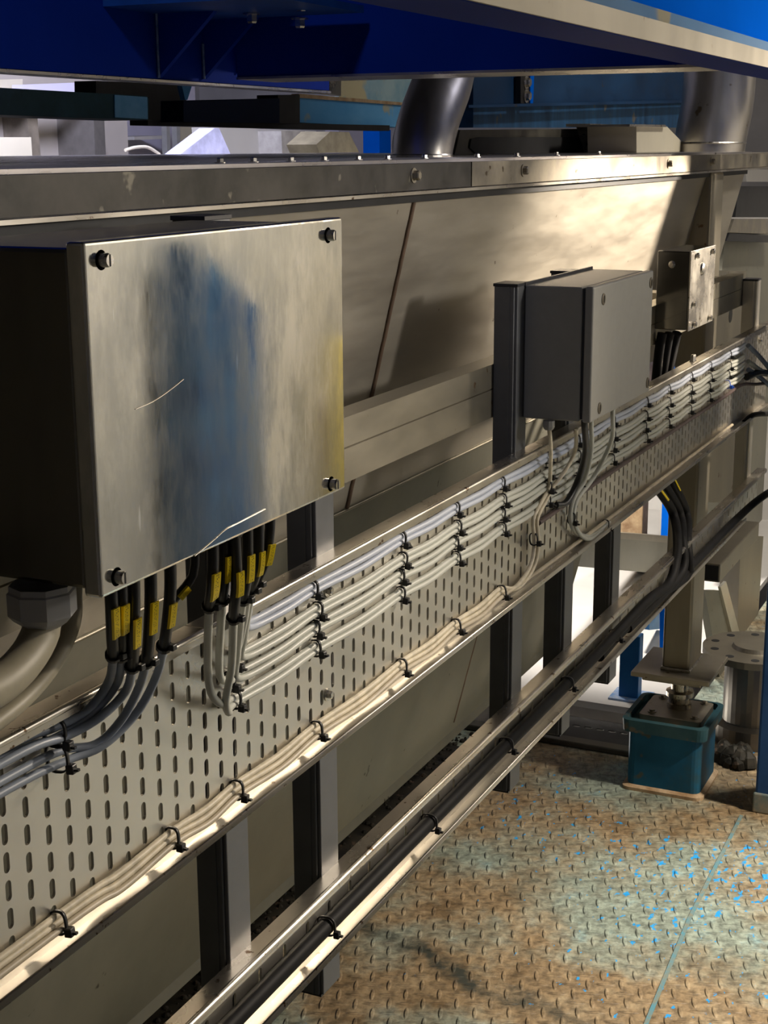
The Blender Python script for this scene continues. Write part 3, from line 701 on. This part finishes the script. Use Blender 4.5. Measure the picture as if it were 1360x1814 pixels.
bw = ['farthest left', 'second from the left', 'below the slack loops', 'below the lower splice bolt', 'right of the splice bolt', 'midway along the open tray', 'where the bundle starts to rise']
for x, w in zip(bx, bw): place_tie('bundle', .0062, .0090, (x, .6708, .9520), 'black cable tie on the beige bottom bundle, '+w, 'cable ties on the bottom bundle')
lw = ['nearest the camera', 'second from the camera', 'over the foot of the grey post', 'fourth from the camera', 'farthest, before the hoses']
for x, w in zip((1.2732, 1.548, 1.815, 2.082, 2.336), lw): place_tie('thick', .0100, .0100, (x, .6665, .729), 'thin black cable tie around the thick black cable, '+w, 'cable ties on the thick cable')
for (px, py, key, lb) in ((970, 862, 'pair', 'black cable tie where beige cables leave the pairs under the grey box'), (945, 955, 'pair', 'black cable tie on the rising beige cables left of the grey box glands'), (1012, 918, 'pair', 'black cable tie on the small loop below the grey box'), (1072, 930, 'pair', 'black cable tie at the end of the small loop')):
    p = Yp(px, py, .668); place_tie(key, .0058, .0092, (p[0], .668, p[2]), lb, 'cable ties under the grey box', tilt=0)
    
# ------------------------------------------------------------------ big stainless junction box
yf = .54
bl = Yp(180, 1060, yf); x0 = bl[0]; xr = Yp(612, 868, yf)[0]; zb = 1.2565; zt = 1.4765
B1 = thing('junction_box', 'large scratched stainless steel junction box with four screws, cables below', 'junction box', ((x0+xr)/2, .61, zb))
MB().box((x0+.004, yf+.014, zb+.003), (xr-.006, .678, zt-.004), .003).build('body', boxside_m, B1)
MB().box((x0, yf, zb), (xr, yf+.0135, zt), .0022, 3).build('cover', cover_m, B1)
MB().box((x0+.030, .6805, zt-.05), (xr+.03, .6835, zt-.01)).build('mounting_bracket', post_m, B1)
for px, py in ((189, 461), (589, 417), (216, 1023), (594, 858)):
    p = Yp(px, py, yf-.004)
    mb = MB(); mb.lathe((p[0], yf+.001, p[2]), [(.0062, 0), (.0062, .001), (.0044, .001), (.0044, .006), (.0038, .0075), (0, .0075)], (0, -1, 0), 18)
    sc = mb.build('screw', boltm, B1)
    MB().box((p[0]-.0006, yf-.0068, p[2]-.0036), (p[0]+.0006, yf-.0062, p[2]+.0036)).build('screw_slot', dark_m, sc)
# small sticker rest and long scratch on the cover
pts = [Yp(*q, yf-.0003) for q in ((345, 985), (375, 960), (400, 938), (420, 928), (470, 902))]
MB().tube(spline(pts, .004), .0004, 5).build('scratch', shiny_m, B1)
pts = [Yp(*q, yf-.0003) for q in ((240, 725), (270, 712), (300, 692), (325, 672))]
MB().tube(spline(pts, .004), .0003, 5).build('scratch', shiny_m, B1)

# ------------------------------------------------------------------ grey painted box
B2 = thing('junction_box', 'grey painted junction box with lid and four dark screws on posts', 'junction box', (2.045, .632, 1.1715))
gx0, gx1, gz0, gz1 = 1.8975, 2.1925, 1.1715, 1.3505
MB().box((gx0, .600, gz0), (gx1, .6795, gz1), .002).build('body', grey_m, B2)
MB().box((gx0+.004, .5965, gz0+.003), (gx1-.004, .601, gz1-.003)).build('gasket', gasket_m, B2)
MB().box((gx0, .5845, gz0-.001), (gx1, .5965, gz1+.001), .003, 3).build('lid', grey_m, B2)
MB().box((gx0-.002, .678, gz1-.002), (gx1+.0, .6812, gz1+.004)).build('mounting_plate', postd_m, B2)
for px, py in ((1069, 530), (1153, 501), (1062, 723), (1147, 678)):
    p = Yp(px, py, .584)
    sc = MB().lathe((p[0], .5848, p[2]), [(.0080, 0), (.0080, .0012), (.0060, .0018), (0, .0014)], (0, -1, 0), 18).build('screw', plain('bronze_screw', (.10, .085, .06), .5, .5), B2)
    MB().box((p[0]-.0008, .5826, p[2]-.0045), (p[0]+.0008, .5832, p[2]+.0045)).build('screw_slot', dark_m, sc)

# ------------------------------------------------------------------ small stainless box on the rail
yb3 = .65
c = Yp(1225, 445, yb3); d = Yp(1218, 588, yb3); e = Yp(1267, 447, yb3)
B3 = thing('junction_box', 'small bright stainless junction box high on the rail beside the tank leg', 'junction box', ((c[0]+e[0])/2, .68, d[2]))
MB().box((c[0], yb3+.003, d[2]+.002), (e[0], .712, c[2]-.001), .0015).build('body', metal('mirror_steel', (.20, .20, .19), (.28, .27, .25), (.06, .12), 1, 6), B3)
MB().box((c[0]-.001, yb3, d[2]), (e[0]+.001, yb3+.0028, c[2]), .0006).build('cover', shiny_m, B3)
for u, v in ((.18, .93), (.82, .93), (.18, .07), (.82, .07), (.12, .33)):
    bolt(MB(), (c[0]+(e[0]-c[0])*u, yb3, d[2]+(c[2]-d[2])*v), (0, -1, 0), .005, .006, False).build('screw', boltm, B3)
MB().lathe((c[0]+(e[0]-c[0])*.45, yb3, d[2]+(c[2]-d[2])*.74), [(.012, 0), (.011, .003), (.007, .005), (0, .0055)], (0, -1, 0), 18).build('plug', shiny_m, B3)
MB().lathe((c[0]+.001, .685, d[2]+(c[2]-d[2])*.83), [(.007, 0), (.0065, .002), (.0035, .003), (.0035, .006), (0, .006)], (-1, 0, 0), 12).build('plug', shiny_m, B3)

# ------------------------------------------------------------------ blue pedestal under the tank leg
PD = thing('pedestal', 'blue painted steel pedestal on the floor carrying the tank leg screw', 'pedestal', (3.4235, .82, 0))
def rring(cx, cy, hx, hy, r, z, n=5):
    out = []
    for sx, sy, a0 in ((1, 1, 0), (-1, 1, 90), (-1, -1, 180), (1, -1, 270)):
        for k in range(n): a = radians(a0+90*k/(n-1)); out.append((cx+sx*(hx-r)+r*cos(a), cy+sy*(hy-r)+r*sin(a), z))
    return out
def loft(mb, rings, cap=True):
    n = len(rings[0]); vs = [v for r in rings for v in r]
    fs = [(i*n+k, i*n+(k+1) % n, (i+1)*n+(k+1) % n, (i+1)*n+k) for i in range(len(rings)-1) for k in range(n)]
    if cap: fs += [tuple(range(n-1, -1, -1)), tuple(range((len(rings)-1)*n, len(rings)*n))]
    mb.add(vs, fs); return mb
ped_m = metal('pedestal_paint', (.010, .085, .17), (.02, .14, .26), (.42, .6), 0, 5, None, (11, .66, (.09, .10, .08)), c3=(.04, .085, .10))
cx, cy = 3.423, .822
loft(MB(), [rring(cx, cy, .088, .090, .02, z) for z in (.012, .155)]).build('body', ped_m, PD)
loft(MB(), [rring(cx, cy, .098, .100, .02, .0, 5), rring(cx, cy, .098, .100, .02, .008), rring(cx, cy, .088, .090, .02, .013)]).build('base_weld', rust_m, PD)
loft(MB(), [rring(cx, cy, .090, .092, .02, .148), rring(cx, cy, .100, .102, .02, .152), rring(cx, cy, .102, .104, .02, .183), rring(cx, cy, .090, .092, .018, .185), rring(cx, cy, .088, .090, .018, .170)]).build('rim', metal('rim_paint', (.02, .07, .09), (.05, .11, .13), (.5, .6), 0, 9, None, (14, .6, (.12, .11, .09))), PD)
loft(MB(), [rring(cx+.01, cy-.005, .072, .076, .01, .170), rring(cx+.01, cy-.005, .072, .076, .01, .187)]).build('top_plate', leg_m, PD)
MB().lathe((3.45, .815, .186), [(0, 0), (.030, 0), (.030, .012), (.026, .014), (.026, .030), (.034, .031), (.034, .042), (.022, .044), (.022, .066), (.036, .068), (.038, .084), (.044, .0865)], sides=28).build('levelling_screw', metal('greasy_screw', (.25, .22, .17), (.5, .45, .36), (.2, .4), 1, 30), PD)
for dx, dy in ((-.045, -.055), (.06, -.055), (.06, .05), (-.045, .05)):
    bolt(MB(), (cx+.01+dx, cy-.005+dy, .187), (0, 0, 1), .007, .005).build('bolt', band_m, PD)

# blue building post on the right
bp0 = at(1335, 1438, 2, 0)
BP = thing('building_post', 'tall dark blue steel post at the right edge, worn at the foot', 'post', (bp0[0]+.08, bp0[1]-.05, 0))
MB().box((bp0[0], bp0[1]-.16, .0), (bp0[0]+.16, bp0[1], 2.9), .006).build('shaft', bluepost_m, BP)
MB().box((bp0[0]-.004, bp0[1]-.165, .0), (bp0[0]+.165, bp0[1]+.004, .05), .004).build('worn_foot', metal('worn_foot_paint', (.12, .20, .22), (.40, .33, .24), (.5, .7), 0, 14), BP)

# flanged valve behind the post
vx, vy = 3.78, .70
vz = at(1300, 1215, 1, .74)[2]
V = thing('pipe_flange', 'round stainless pipe flange with bolt holes behind the blue post', 'flange', (vx, vy, 0))
fc = (vx, vy, .235)
mb = MB(); n = 40; R_, r_ = .135, .0
mb.lathe(fc, [(.06, 0), (R_, 0), (R_, .018), (.06, .018), (.055, .028), (0, .028)], sides=44); mb.build('flange_disc', leg_m, V)
for k in range(10):
    a = 2*pi*k/10+.2; MB().lathe((fc[0]+.108*cos(a), fc[1]+.108*sin(a), fc[2]+.0178), [(.011, 0), (.011, .0006), (0, .0006)], sides=14).build('bolt_hole', gasket_m, V)
MB().lathe((vx, vy, .0), [(.10, 0), (.10, .05), (.075, .055), (.075, .235)], sides=32).build('pipe', metal('dark_pipe_steel', (.16, .15, .13), (.24, .22, .19), (.3, .45), .8, 6), V)

# ------------------------------------------------------------------ frames behind the right end
def slab(pp, y, th, name, mat, parent=None, axis=1):
    P = [at(a, b, axis, y) for a, b in pp]
    if axis == 1 and .95 < y < 2.4 and max(q[1] for q in pp) < 280: P = [(p[0], p[1], max(p[2], z_t+.0045)) for p in P]
    return MB().prism(P, (0, th, 0) if axis == 1 else (th, 0, 0)).build(name, mat, parent)
def slab_solo(pp, y, th, name, mat, label, cat, axis=1, group=None):
    return tag(recenter(slab(pp, y, th, name, mat, None, axis)), label, cat, group)
FR = thing('brace_stand', 'stainless support frame with diagonal brace behind the lower tray end', 'frame', (3.9, .9, .3))
slab([(1258, 640), (1272, 480), (1322, 480), (1312, 640), (1297, 890), (1252, 890)], .93, .05, 'upright', leg_m, FR)
slab([(1312, 950), (1352, 950), (1335, 1205), (1302, 1205)], .90, .06, 'upright', leg_m, FR)
p = at(1276, 1000, 1, .80)
MB().box((p[0], .80, p[2]-.050), (p[0]+.5, .86, p[2]), .003).build('crossbar', leg_m, FR)
MB().box((p[0]-.001, .805, p[2]-.045), (p[0]+.0005, .855, p[2]-.005)).build('bar_opening', gasket_m, FR)
slab([(1248, 1046), (1276, 1046), (1320, 1205), (1275, 1205)], .88, .02, 'brace', lowpan_m, FR)
slab([(1276, 1040), (1286, 1030), (1328, 1190), (1316, 1200)], .872, .008, 'brace_edge', tray_m, FR)
q = at(1294, 558, 1, .929); MB().lathe((q[0], .9299, q[2]), [(.022, 0), (.022, .001), (0, .001)], (0, -1, 0), 24).build('hole', gasket_m, FR)
# plate behind, closing the view on the right
slab_solo([(1285, 400), (1375, 400), (1375, 960), (1240, 960)], 1.15, .03, 'hopper', lowpan_m, 'dull steel hopper side behind the right end of the tank', 'hopper')
M2 = thing('box_section_stack', 'dark box sections stacked behind the tank at the right edge', 'frame', at(1340, 480, 1, 1.05))
slab([(1308, 330), (1380, 330), (1380, 385), (1302, 385)], 1.08, .05, 'upper_beam', dark_m, M2)
slab([(1300, 388), (1380, 388), (1380, 415), (1292, 412)], 1.08, .05, 'middle_beam', band_m, M2)
slab([(1292, 413), (1380, 418), (1380, 430), (1286, 427)], 1.08, .05, 'lower_beam', dark_m, M2)
slab_solo([(1320, 300), (1375, 300), (1375, 322), (1322, 322)], 1.4, .05, 'cabinet', white_m, 'small bright white cabinet behind the flange at the right edge', 'cabinet')

# lower rear: beams, white slab, grating
FB = thing('crossbeam', 'grey beam crossing behind the posts under the wide tray', 'beam', at(1140, 1000, 1, 1.35))
slab([(1018, 948), (1190, 962), (1190, 1018), (1018, 1003)], 1.35, .06, 'beam_face', lowpan_m, FB)
slab([(1018, 938), (1190, 950), (1190, 962), (1018, 948)], 1.35, .10, 'beam_top', leg_m, FB)
b_ = at(1108, 990, 2, 0)
solo(MB().box((b_[0], b_[1]-.06, 0), (b_[0]+.08, b_[1]+.03, .9), .004), 'upright', metal('brown_upright', (.22, .13, .07), (.45, .33, .2), (.5, .6), .2, 20), 'rust brown upright beyond the beam, left of the white wall', 'post')
solo(MB().box((6.2, .7, -.02), (6.25, 2.8, 1.35)), 'partition', white_m, 'brightly lit white partition seen between the trays', 'partition')
b_ = at(1182, 990, 2, 0)
solo(MB().box((b_[0], b_[1], 0), (b_[0]+.05, b_[1]+.03, .9), .002), 'post', bluel_m, 'narrow bright blue post behind the black hoses', 'post')
# white slab and its blue leg
WS = MB().box((3.86, .96, -.02), (6.2, 2.6, 0.0)); solo(WS, 'platform', white_m, 'bright white platform plate behind the blue pedestal', 'platform')
lg = at(1108, 1238, 2, 0)
BL = thing('blue_stanchion', 'blue machine leg with foot plate standing on the white platform', 'leg', (lg[0]+.04, lg[1], 0))
MB().box((lg[0], lg[1]-.035, .004), (lg[0]+.04, lg[1]+.022, .19), .003).build('shaft', metal('leg_blue', (.02, .12, .34), (.03, .17, .42), (.4, .5), 0, 6), BL)
MB().box((lg[0]-.025, lg[1]-.065, .0), (lg[0]+.07, lg[1]+.045, .006), .001).build('foot_plate', metal('chipped_blue', (.10, .28, .62), (.45, .50, .60), (.5, .6), 0, 30), BL)
slab_solo([(1174, 1000), (1182, 1000), (1182, 1200), (1174, 1200)], 1.05, .01, 'post', bluel_m, 'light blue strip of post just left of the tank leg', 'post')
slab_solo([(1150, 1070), (1182, 1070), (1182, 1113), (1150, 1116)], 1.13, .04, 'crossbeam', bluew_m, 'light blue crossbeam low behind the tank leg', 'beam')
# perforated grating between floor and platform
GR = slotted(3.575, 3.845, .0, .42, 3.645, .0, .135, .034, .0075, .0115, 0, .003, .03, .40)
GR.v = [(x, .925+z, -.045-y) for x, y, z in GR.v]
solo(GR, 'grating', gasket_m, 'dark perforated grating at the far edge of the floor', 'grating')
kp = MB()
a, b = at(1000, 1338, 2, 0), at(1112, 1362, 2, 0)
solo(MB().box((3.52, .905, 0), (3.56, 2.2, .016), .004), 'kick_bar', metal('oily_bar', (.06, .055, .045), (.12, .11, .08), (.4, .6), .5, 12), 'oily steel bar edging the floor behind the posts', 'bar')
# dirt heaped under the tank, plus a dark sheet for its shade
db = MB(); random.seed(3)
for i in range(420):
    x = random.uniform(1.6, 3.5); y = 1.37+abs(random.gauss(0, .05)); r = random.uniform(.002, .009)
    db.lathe((x, y, 0), [(r, 0), (r*random.uniform(.6, 1), r*.5), (r*.4, r*.9), (0, r)], sides=7)
pg = [(.9, 1.36)]+[(.9+.1*i, 1.35+random.uniform(-.025, .02)) for i in range(1, 26)]+[(3.5, 2.3), (.9, 2.3)]
db.prism([(x, y, 0) for x, y in pg], (0, 0, .002))
tag(recenter(db.build('debris', debris_m)), 'greasy debris and dark shade sheet lying under the tank edge', 'debris', None, 'stuff')
solo(MB().box((1.2, 1.43, 0), (3.45, 1.46, .03), .003), 'kick_bar', dark_m, 'dark bar along the floor under the tank edge', 'bar')
# rag heap by the blue post
rg = MB()
for i in range(26):
    a = random.uniform(0, 2*pi); rr_ = random.uniform(0, .05); r = random.uniform(.012, .03)
    rg.lathe((3.60+rr_*cos(a), .70+rr_*sin(a)*.9, 0), [(r, 0), (r*.9, r), (r*.4, r*1.6), (0, r*1.8)], (random.uniform(-.3, .3), random.uniform(-.3, .3), 1), 7)
tag(recenter(rg.build('rubbish', debris_m)), 'small heap of dark rubbish between pedestal and blue post', 'rubbish', None, 'stuff')

# ------------------------------------------------------------------ overhead blue beams
# near longitudinal beam (top right)
N1 = thing('steel_beam', 'big blue overhead beam at the top right with bare metal flange edge', 'beam', (1.6, .4, 1.60))
MB().box((.45, .3006, 1.602), (4.3, .352, 1.618), .001).build('bottom_flange', blue_m, N1)
MB().box((.45, .2985, 1.6025), (4.3, .3005, 1.6175)).build('flange_edge', leg_m, N1)
MB().box((.45, .303, 1.618), (4.3, .325, 1.627)).build('flange_top', bluew_m, N1)
MB().box((.45, .325, 1.618), (4.3, .34, 2.0)).build('web', bluel_m, N1)
# cross beam
xc = 1.69
zc = at(900, 128, 0, xc)[2]
CB = thing('crossbeam', 'dark navy overhead beam crossing above the tank', 'beam', (xc, .7, zc))
yl = at(420, 133, 0, xc)[1]
MB().box((xc, .36, zc+.003), (xc+.012, yl, 2.0)).build('web', blue_m, CB)
MB().box((xc-.002, .36, zc), (xc+.10, yl, zc+.003)).build('bottom_flange', rim_m, CB)
# left longitudinal beam with gussets
yL = 1.02
zl = at(300, 147, 1, yL)[2]
LB = thing('steel_beam', 'dark blue overhead beam at the top left with welded gussets', 'beam', (1.5, yL, zl))
xr_ = Yp(583, 160, yL)[0]
MB().box((.4, yL, zl+.004), (xr_, yL+.012, 2.1)).build('web', blue_m, LB)
MB().box((.4, yL-.003, zl), (xr_, yL+.03, zl+.003)).build('bottom_flange', shiny_m, LB)
for (px, top, bot) in ((281, 25, 138), (361, 78, 140), (422, 104, 130)):
    g = Yp(px, bot, yL-.001); g2 = Yp(px, top, yL-.001)
    MB().prism([(g[0], yL, g[2]), (g[0], yL, g[2]+.20), (g[0], yL-.22, g[2]+.20)], (.008, 0, 0)).build('gusset', blue_m, LB)
    MB().tube([(g[0]-.001, yL-.002, g[2]), (g[0]-.001, yL-.002, g2[2])], .0018, 6).build('weld_bead', metal('blue_weld', (.05, .12, .25), (.25, .32, .42), (.3, .5), .3, 80), LB)
pz = at(530, 22, 0, 1.62)[2]
MB().box((1.45, .80, pz), (1.66, yL, pz+.008)).build('gusset_plate', plain('plate_blue', (.008, .06, .26), .4), LB)
for px, py in ((446, 30), (531, 38), (343, 0), (533, 8)):
    b_ = at(px, py, 0, 1.60); bolt(MB(), (b_[0], b_[1], b_[2]+.004), (0, 0, -1), .0065, .010).build('bolt', boltm, LB)

# ------------------------------------------------------------------ beams and machines above and behind the tank
def bbeam(pp, y, th, name, mat, label, cat='beam', parts=()):
    o = thing(name, label, cat, at(pp[0][0], max(p[1] for p in pp), 1, y))
    slab(pp, y, th, 'face', mat, o)
    for (q, m, dy) in parts: slab(q, y-dy, .02, 'ledge' if m is not boltm else 'bolt', m, o)
    return o
bbeam([(-40, 153), (258, 170), (263, 174), (263, 211), (258, 213), (-40, 202)], 1.55, .09, 'box_beam', teal_m, 'teal box beam with a light blue end, upper left', 'beam', [([(203, 168), (261, 172), (262, 211), (204, 208)], metal('light_blue_end', (.12, .36, .66), (.22, .50, .80), (.5, .6), 0, 14, None, (20, .66, (.45, .38, .22))), .002)])  # lighter blue slab laid over the beam's right end
bbeam([(170, 143), (330, 150), (330, 222), (262, 212), (263, 172), (170, 165)], 1.75, .05, 'bracket', dark_m, 'dark bracket behind the teal beam end', 'bracket')
KB = thing('box_beam', 'black open-ended box section right of the teal beam', 'beam', Yp(500, 218, 1.55))
slab([(325, 178), (495, 174), (495, 218), (325, 216)], 1.55, .05, 'wall', plain('night_blue', (.002, .008, .03), .6, 0, .2, 6, .1), KB)
slab([(492, 168), (531, 168), (531, 220), (492, 218)], 1.56, .05, 'open_end', gasket_m, KB)
slab([(262, 222), (690, 232), (690, 222), (262, 213)], 1.6, .04, 'lower_lip', dark_m, KB)
bbeam([(530, 171), (720, 184), (720, 226), (530, 217)], 1.62, .05, 'box_beam', metal('faded_beam_blue', (.08, .33, .70), (.16, .45, .80), (.5, .6), 0, 7, (.4, 1, 1), (6, .60, (.40, .42, .34))), 'worn light blue beam behind the leaning pipe', 'beam', [([(530, 166), (720, 182), (720, 187), (530, 173)], rust_m, .006)])
bbeam([(600, 128), (735, 128), (735, 183), (600, 172)], 1.9, .04, 'machine_plate', metal('faded_blue_plate', (.10, .25, .36), (.30, .42, .45), (.5, .6), 0, 5, None, (4, .55, (.45, .40, .24))), 'faded blue plate with yellow stains left of the leaning pipe', 'plate')
slab_solo([(584, 128), (604, 128), (604, 170), (584, 166)], 1.7, .03, 'bracket', shiny_m, 'bright steel bracket beside the left overhead beam end', 'bracket')
slab_solo([(322, 152), (340, 152), (332, 177), (328, 177)], 1.5, .01, 'pointed_tab', bluew_m, 'small light blue pointed tab under the left overhead beam', 'tab')
bbeam([(838, 132), (1260, 122), (1260, 177), (838, 187)], 1.45, .05, 'side_beam', darkb_m, 'dirty dark blue beam between the two pipes, upper one', 'beam', [([(830, 186), (1260, 176), (1260, 181), (830, 191)], darkb_m, .03)])
S2 = bbeam([(838, 190), (1260, 180), (1260, 226), (838, 226)], 1.47, .05, 'side_beam', metal('scraped_blue', (.01, .04, .10), (.03, .10, .22), (.4, .5), 0, 3, (6, 1, 1), (9, .63, (.10, .10, .10))), 'dirty dark blue beam between the two pipes, lower one')
SP = thing('splice_plate', 'upright splice plate with two bright bolts on the blue beam', 'plate', Yp(931, 183, 1.43))
slab([(922, 134), (937, 134), (937, 183), (922, 183)], 1.43, .015, 'plate', dark_m, SP)
slab([(939, 132), (946, 132), (944, 183), (939, 183)], 1.43, .015, 'edge', bluel_m, SP)
for py in (146, 170): p = Yp(931, py, 1.43); bolt(MB(), p, (0, -1, 0), .012, .012).build('bolt', boltm, SP)
# conveyor drum box
CV = thing('conveyor', 'black conveyor roller housing on the tank behind the flange', 'conveyor', Yp(930, 276, 1.15))
slab([(815, 230), (1060, 228), (1068, 277), (805, 277)], 1.18, .06, 'housing', metal('dirty_housing', (.07, .065, .055), (.16, .15, .12), (.4, .6), .6, 9), CV)
slab([(835, 246), (850, 243), (1040, 243), (1055, 250), (1062, 262), (1055, 273), (845, 275), (832, 262)], 1.176, .003, 'slot', gasket_m, CV)
slab([(1048, 222), (1118, 225), (1112, 277), (1062, 277)], 1.12, .04, 'end_bracket', metal('pitted_bracket', (.20, .18, .13), (.42, .38, .28), (.4, .6), .6, 40, None, (70, .58, (.03, .03, .02))), CV)
slab([(1045, 219), (1120, 222), (1120, 227), (1045, 224)], 1.11, .06, 'top_lip', shiny_m, CV)
HS = thing('housing', 'pale steel housing with a sloping end, left of the upright pipe', 'housing', Yp(1160, 276, 1.0))
slab([(1127, 224), (1181, 224), (1219, 263), (1219, 277), (1127, 277)], 1.0, .12, 'side', cream_m, HS)
slab([(1115, 220), (1178, 221), (1181, 225), (1115, 224)], .99, .14, 'top', shiny_m, HS)
slab([(1114, 226), (1127, 226), (1127, 277), (1114, 277)], 1.03, .05, 'gap_frame', dark_m, HS)
# far machines over the left part of the tank
def far(pp, y, mat, name, label, cat, th=.1):
    if y > 2.5 and max(q[1] for q in pp) >= 262:
        k = max(q[1] for q in pp); P = [Yp(q[0], q[1], y) for q in pp]
        P = [(p[0], p[1], p[2] if q[1] < k-5 else -.48) for p, q in zip(P, pp)]
        return tag(recenter(MB().prism(P, (0, th, 0)).build(name, mat)), label, cat)
    return slab_solo(pp, y, th, name, mat, label, cat)
far([(-60, 100), (-60, 290), (221, 290), (221, 100)], 3.2, plain('grey_hopper', (.42, .38, .34), .6, 0, .1, 2), 'hopper', 'beige grey hopper side behind the teal beam', 'hopper')
far([(48, 205), (66, 205), (103, 268), (85, 268)], 3.1, plain('rib_brown_grey', (.20, .17, .13), .6), 'rib', 'slanting brown rib on the beige hopper', 'rib', .1)  # rib in one plain brown grey tone
far([(-40, 142), (40, 140), (40, 160), (-40, 160)], 3.05, cream_m, 'duct', 'cream duct end at the upper left edge', 'duct', .05)
far([(40, 150), (170, 145), (170, 165), (40, 165)], 3.0, lilac_m, 'panel', 'pale lilac sloping panel at the upper left', 'panel', .04)
far([(165, 195), (184, 195), (184, 290), (165, 290)], 3.05, metal('far_pipe_steel', (.15, .14, .13), (.3, .28, .26), (.4, .5), .6, 4), 'pipe', 'dark grey pipe beside the beige hopper', 'pipe', .15)
far([(-40, 243), (55, 243), (64, 264), (-40, 264)], 2.6, cream_m, 'cover', 'cream folded cover lying on the tank at the left edge', 'cover')
far([(221, 150), (221, 290), (345, 290), (345, 150)], 4.6, lilac_m, 'machine', 'lilac white machine front behind the tank, left', 'machine')
far([(238, 242), (292, 240), (292, 246), (238, 248)], 4.4, white_m, 'shelf', 'small white shelf in front of the lilac machine', 'shelf', .22)
far([(294, 200), (300, 200), (300, 290), (294, 290)], 4.3, gland_m, 'upright', 'thin grey upright, left of two', 'post', .03)
far([(312, 200), (318, 200), (318, 290), (312, 290)], 4.3, gland_m, 'upright', 'thin grey upright, right of two', 'post', .03)
far([(318, 200), (345, 200), (345, 290), (318, 290)], 4.35, cream_m, 'panel', 'cream panel beside the thin uprights', 'panel', .03)
far([(320, 273), (380, 227), (388, 227), (408, 273)], 2.2, plain('bright_lilac', (.62, .62, .80), .4), 'guard', 'bright lilac triangular guard on the tank', 'guard', .05)
far([(386, 225), (560, 232), (560, 290), (408, 290)], 2.6, plain('grey_chute', (.45, .43, .39), .55, .1, .1, 3), 'chute', 'grey steel chute behind the lilac guard', 'chute')
far([(498, 232), (540, 232), (566, 290), (525, 290)], 2.51, plain('dark_chute', (.32, .30, .27), .55), 'rib', 'darker slanting rib on the grey chute', 'rib', .1)
far([(560, 256), (585, 233), (618, 234), (636, 276), (566, 276)], 2.1, plain('khaki_cover', (.36, .31, .20), .55), 'cover', 'khaki angular cover on the tank', 'cover')
far([(600, 200), (672, 200), (672, 290), (600, 290)], 4.4, lilac_m, 'machine', 'lilac white machine front behind the khaki cover', 'machine')
far([(672, 230), (692, 230), (692, 290), (672, 290)], 3.6, bluel_m, 'post', 'violet blue post left of the leaning pipe', 'post')
pts = [Yp(222, 266, 2.4), Yp(240, 261, 2.4), Yp(262, 261, 2.4), Yp(282, 273, 2.4)]
o = thing('hose', 'thin yellow hose arched over the tank', 'hose', pts[-1]); tube_part(spline(pts, .01), .0045, 'tube', cream_m, o)

for o in bpy.data.objects:
    if '_w' in o: del o['_w']
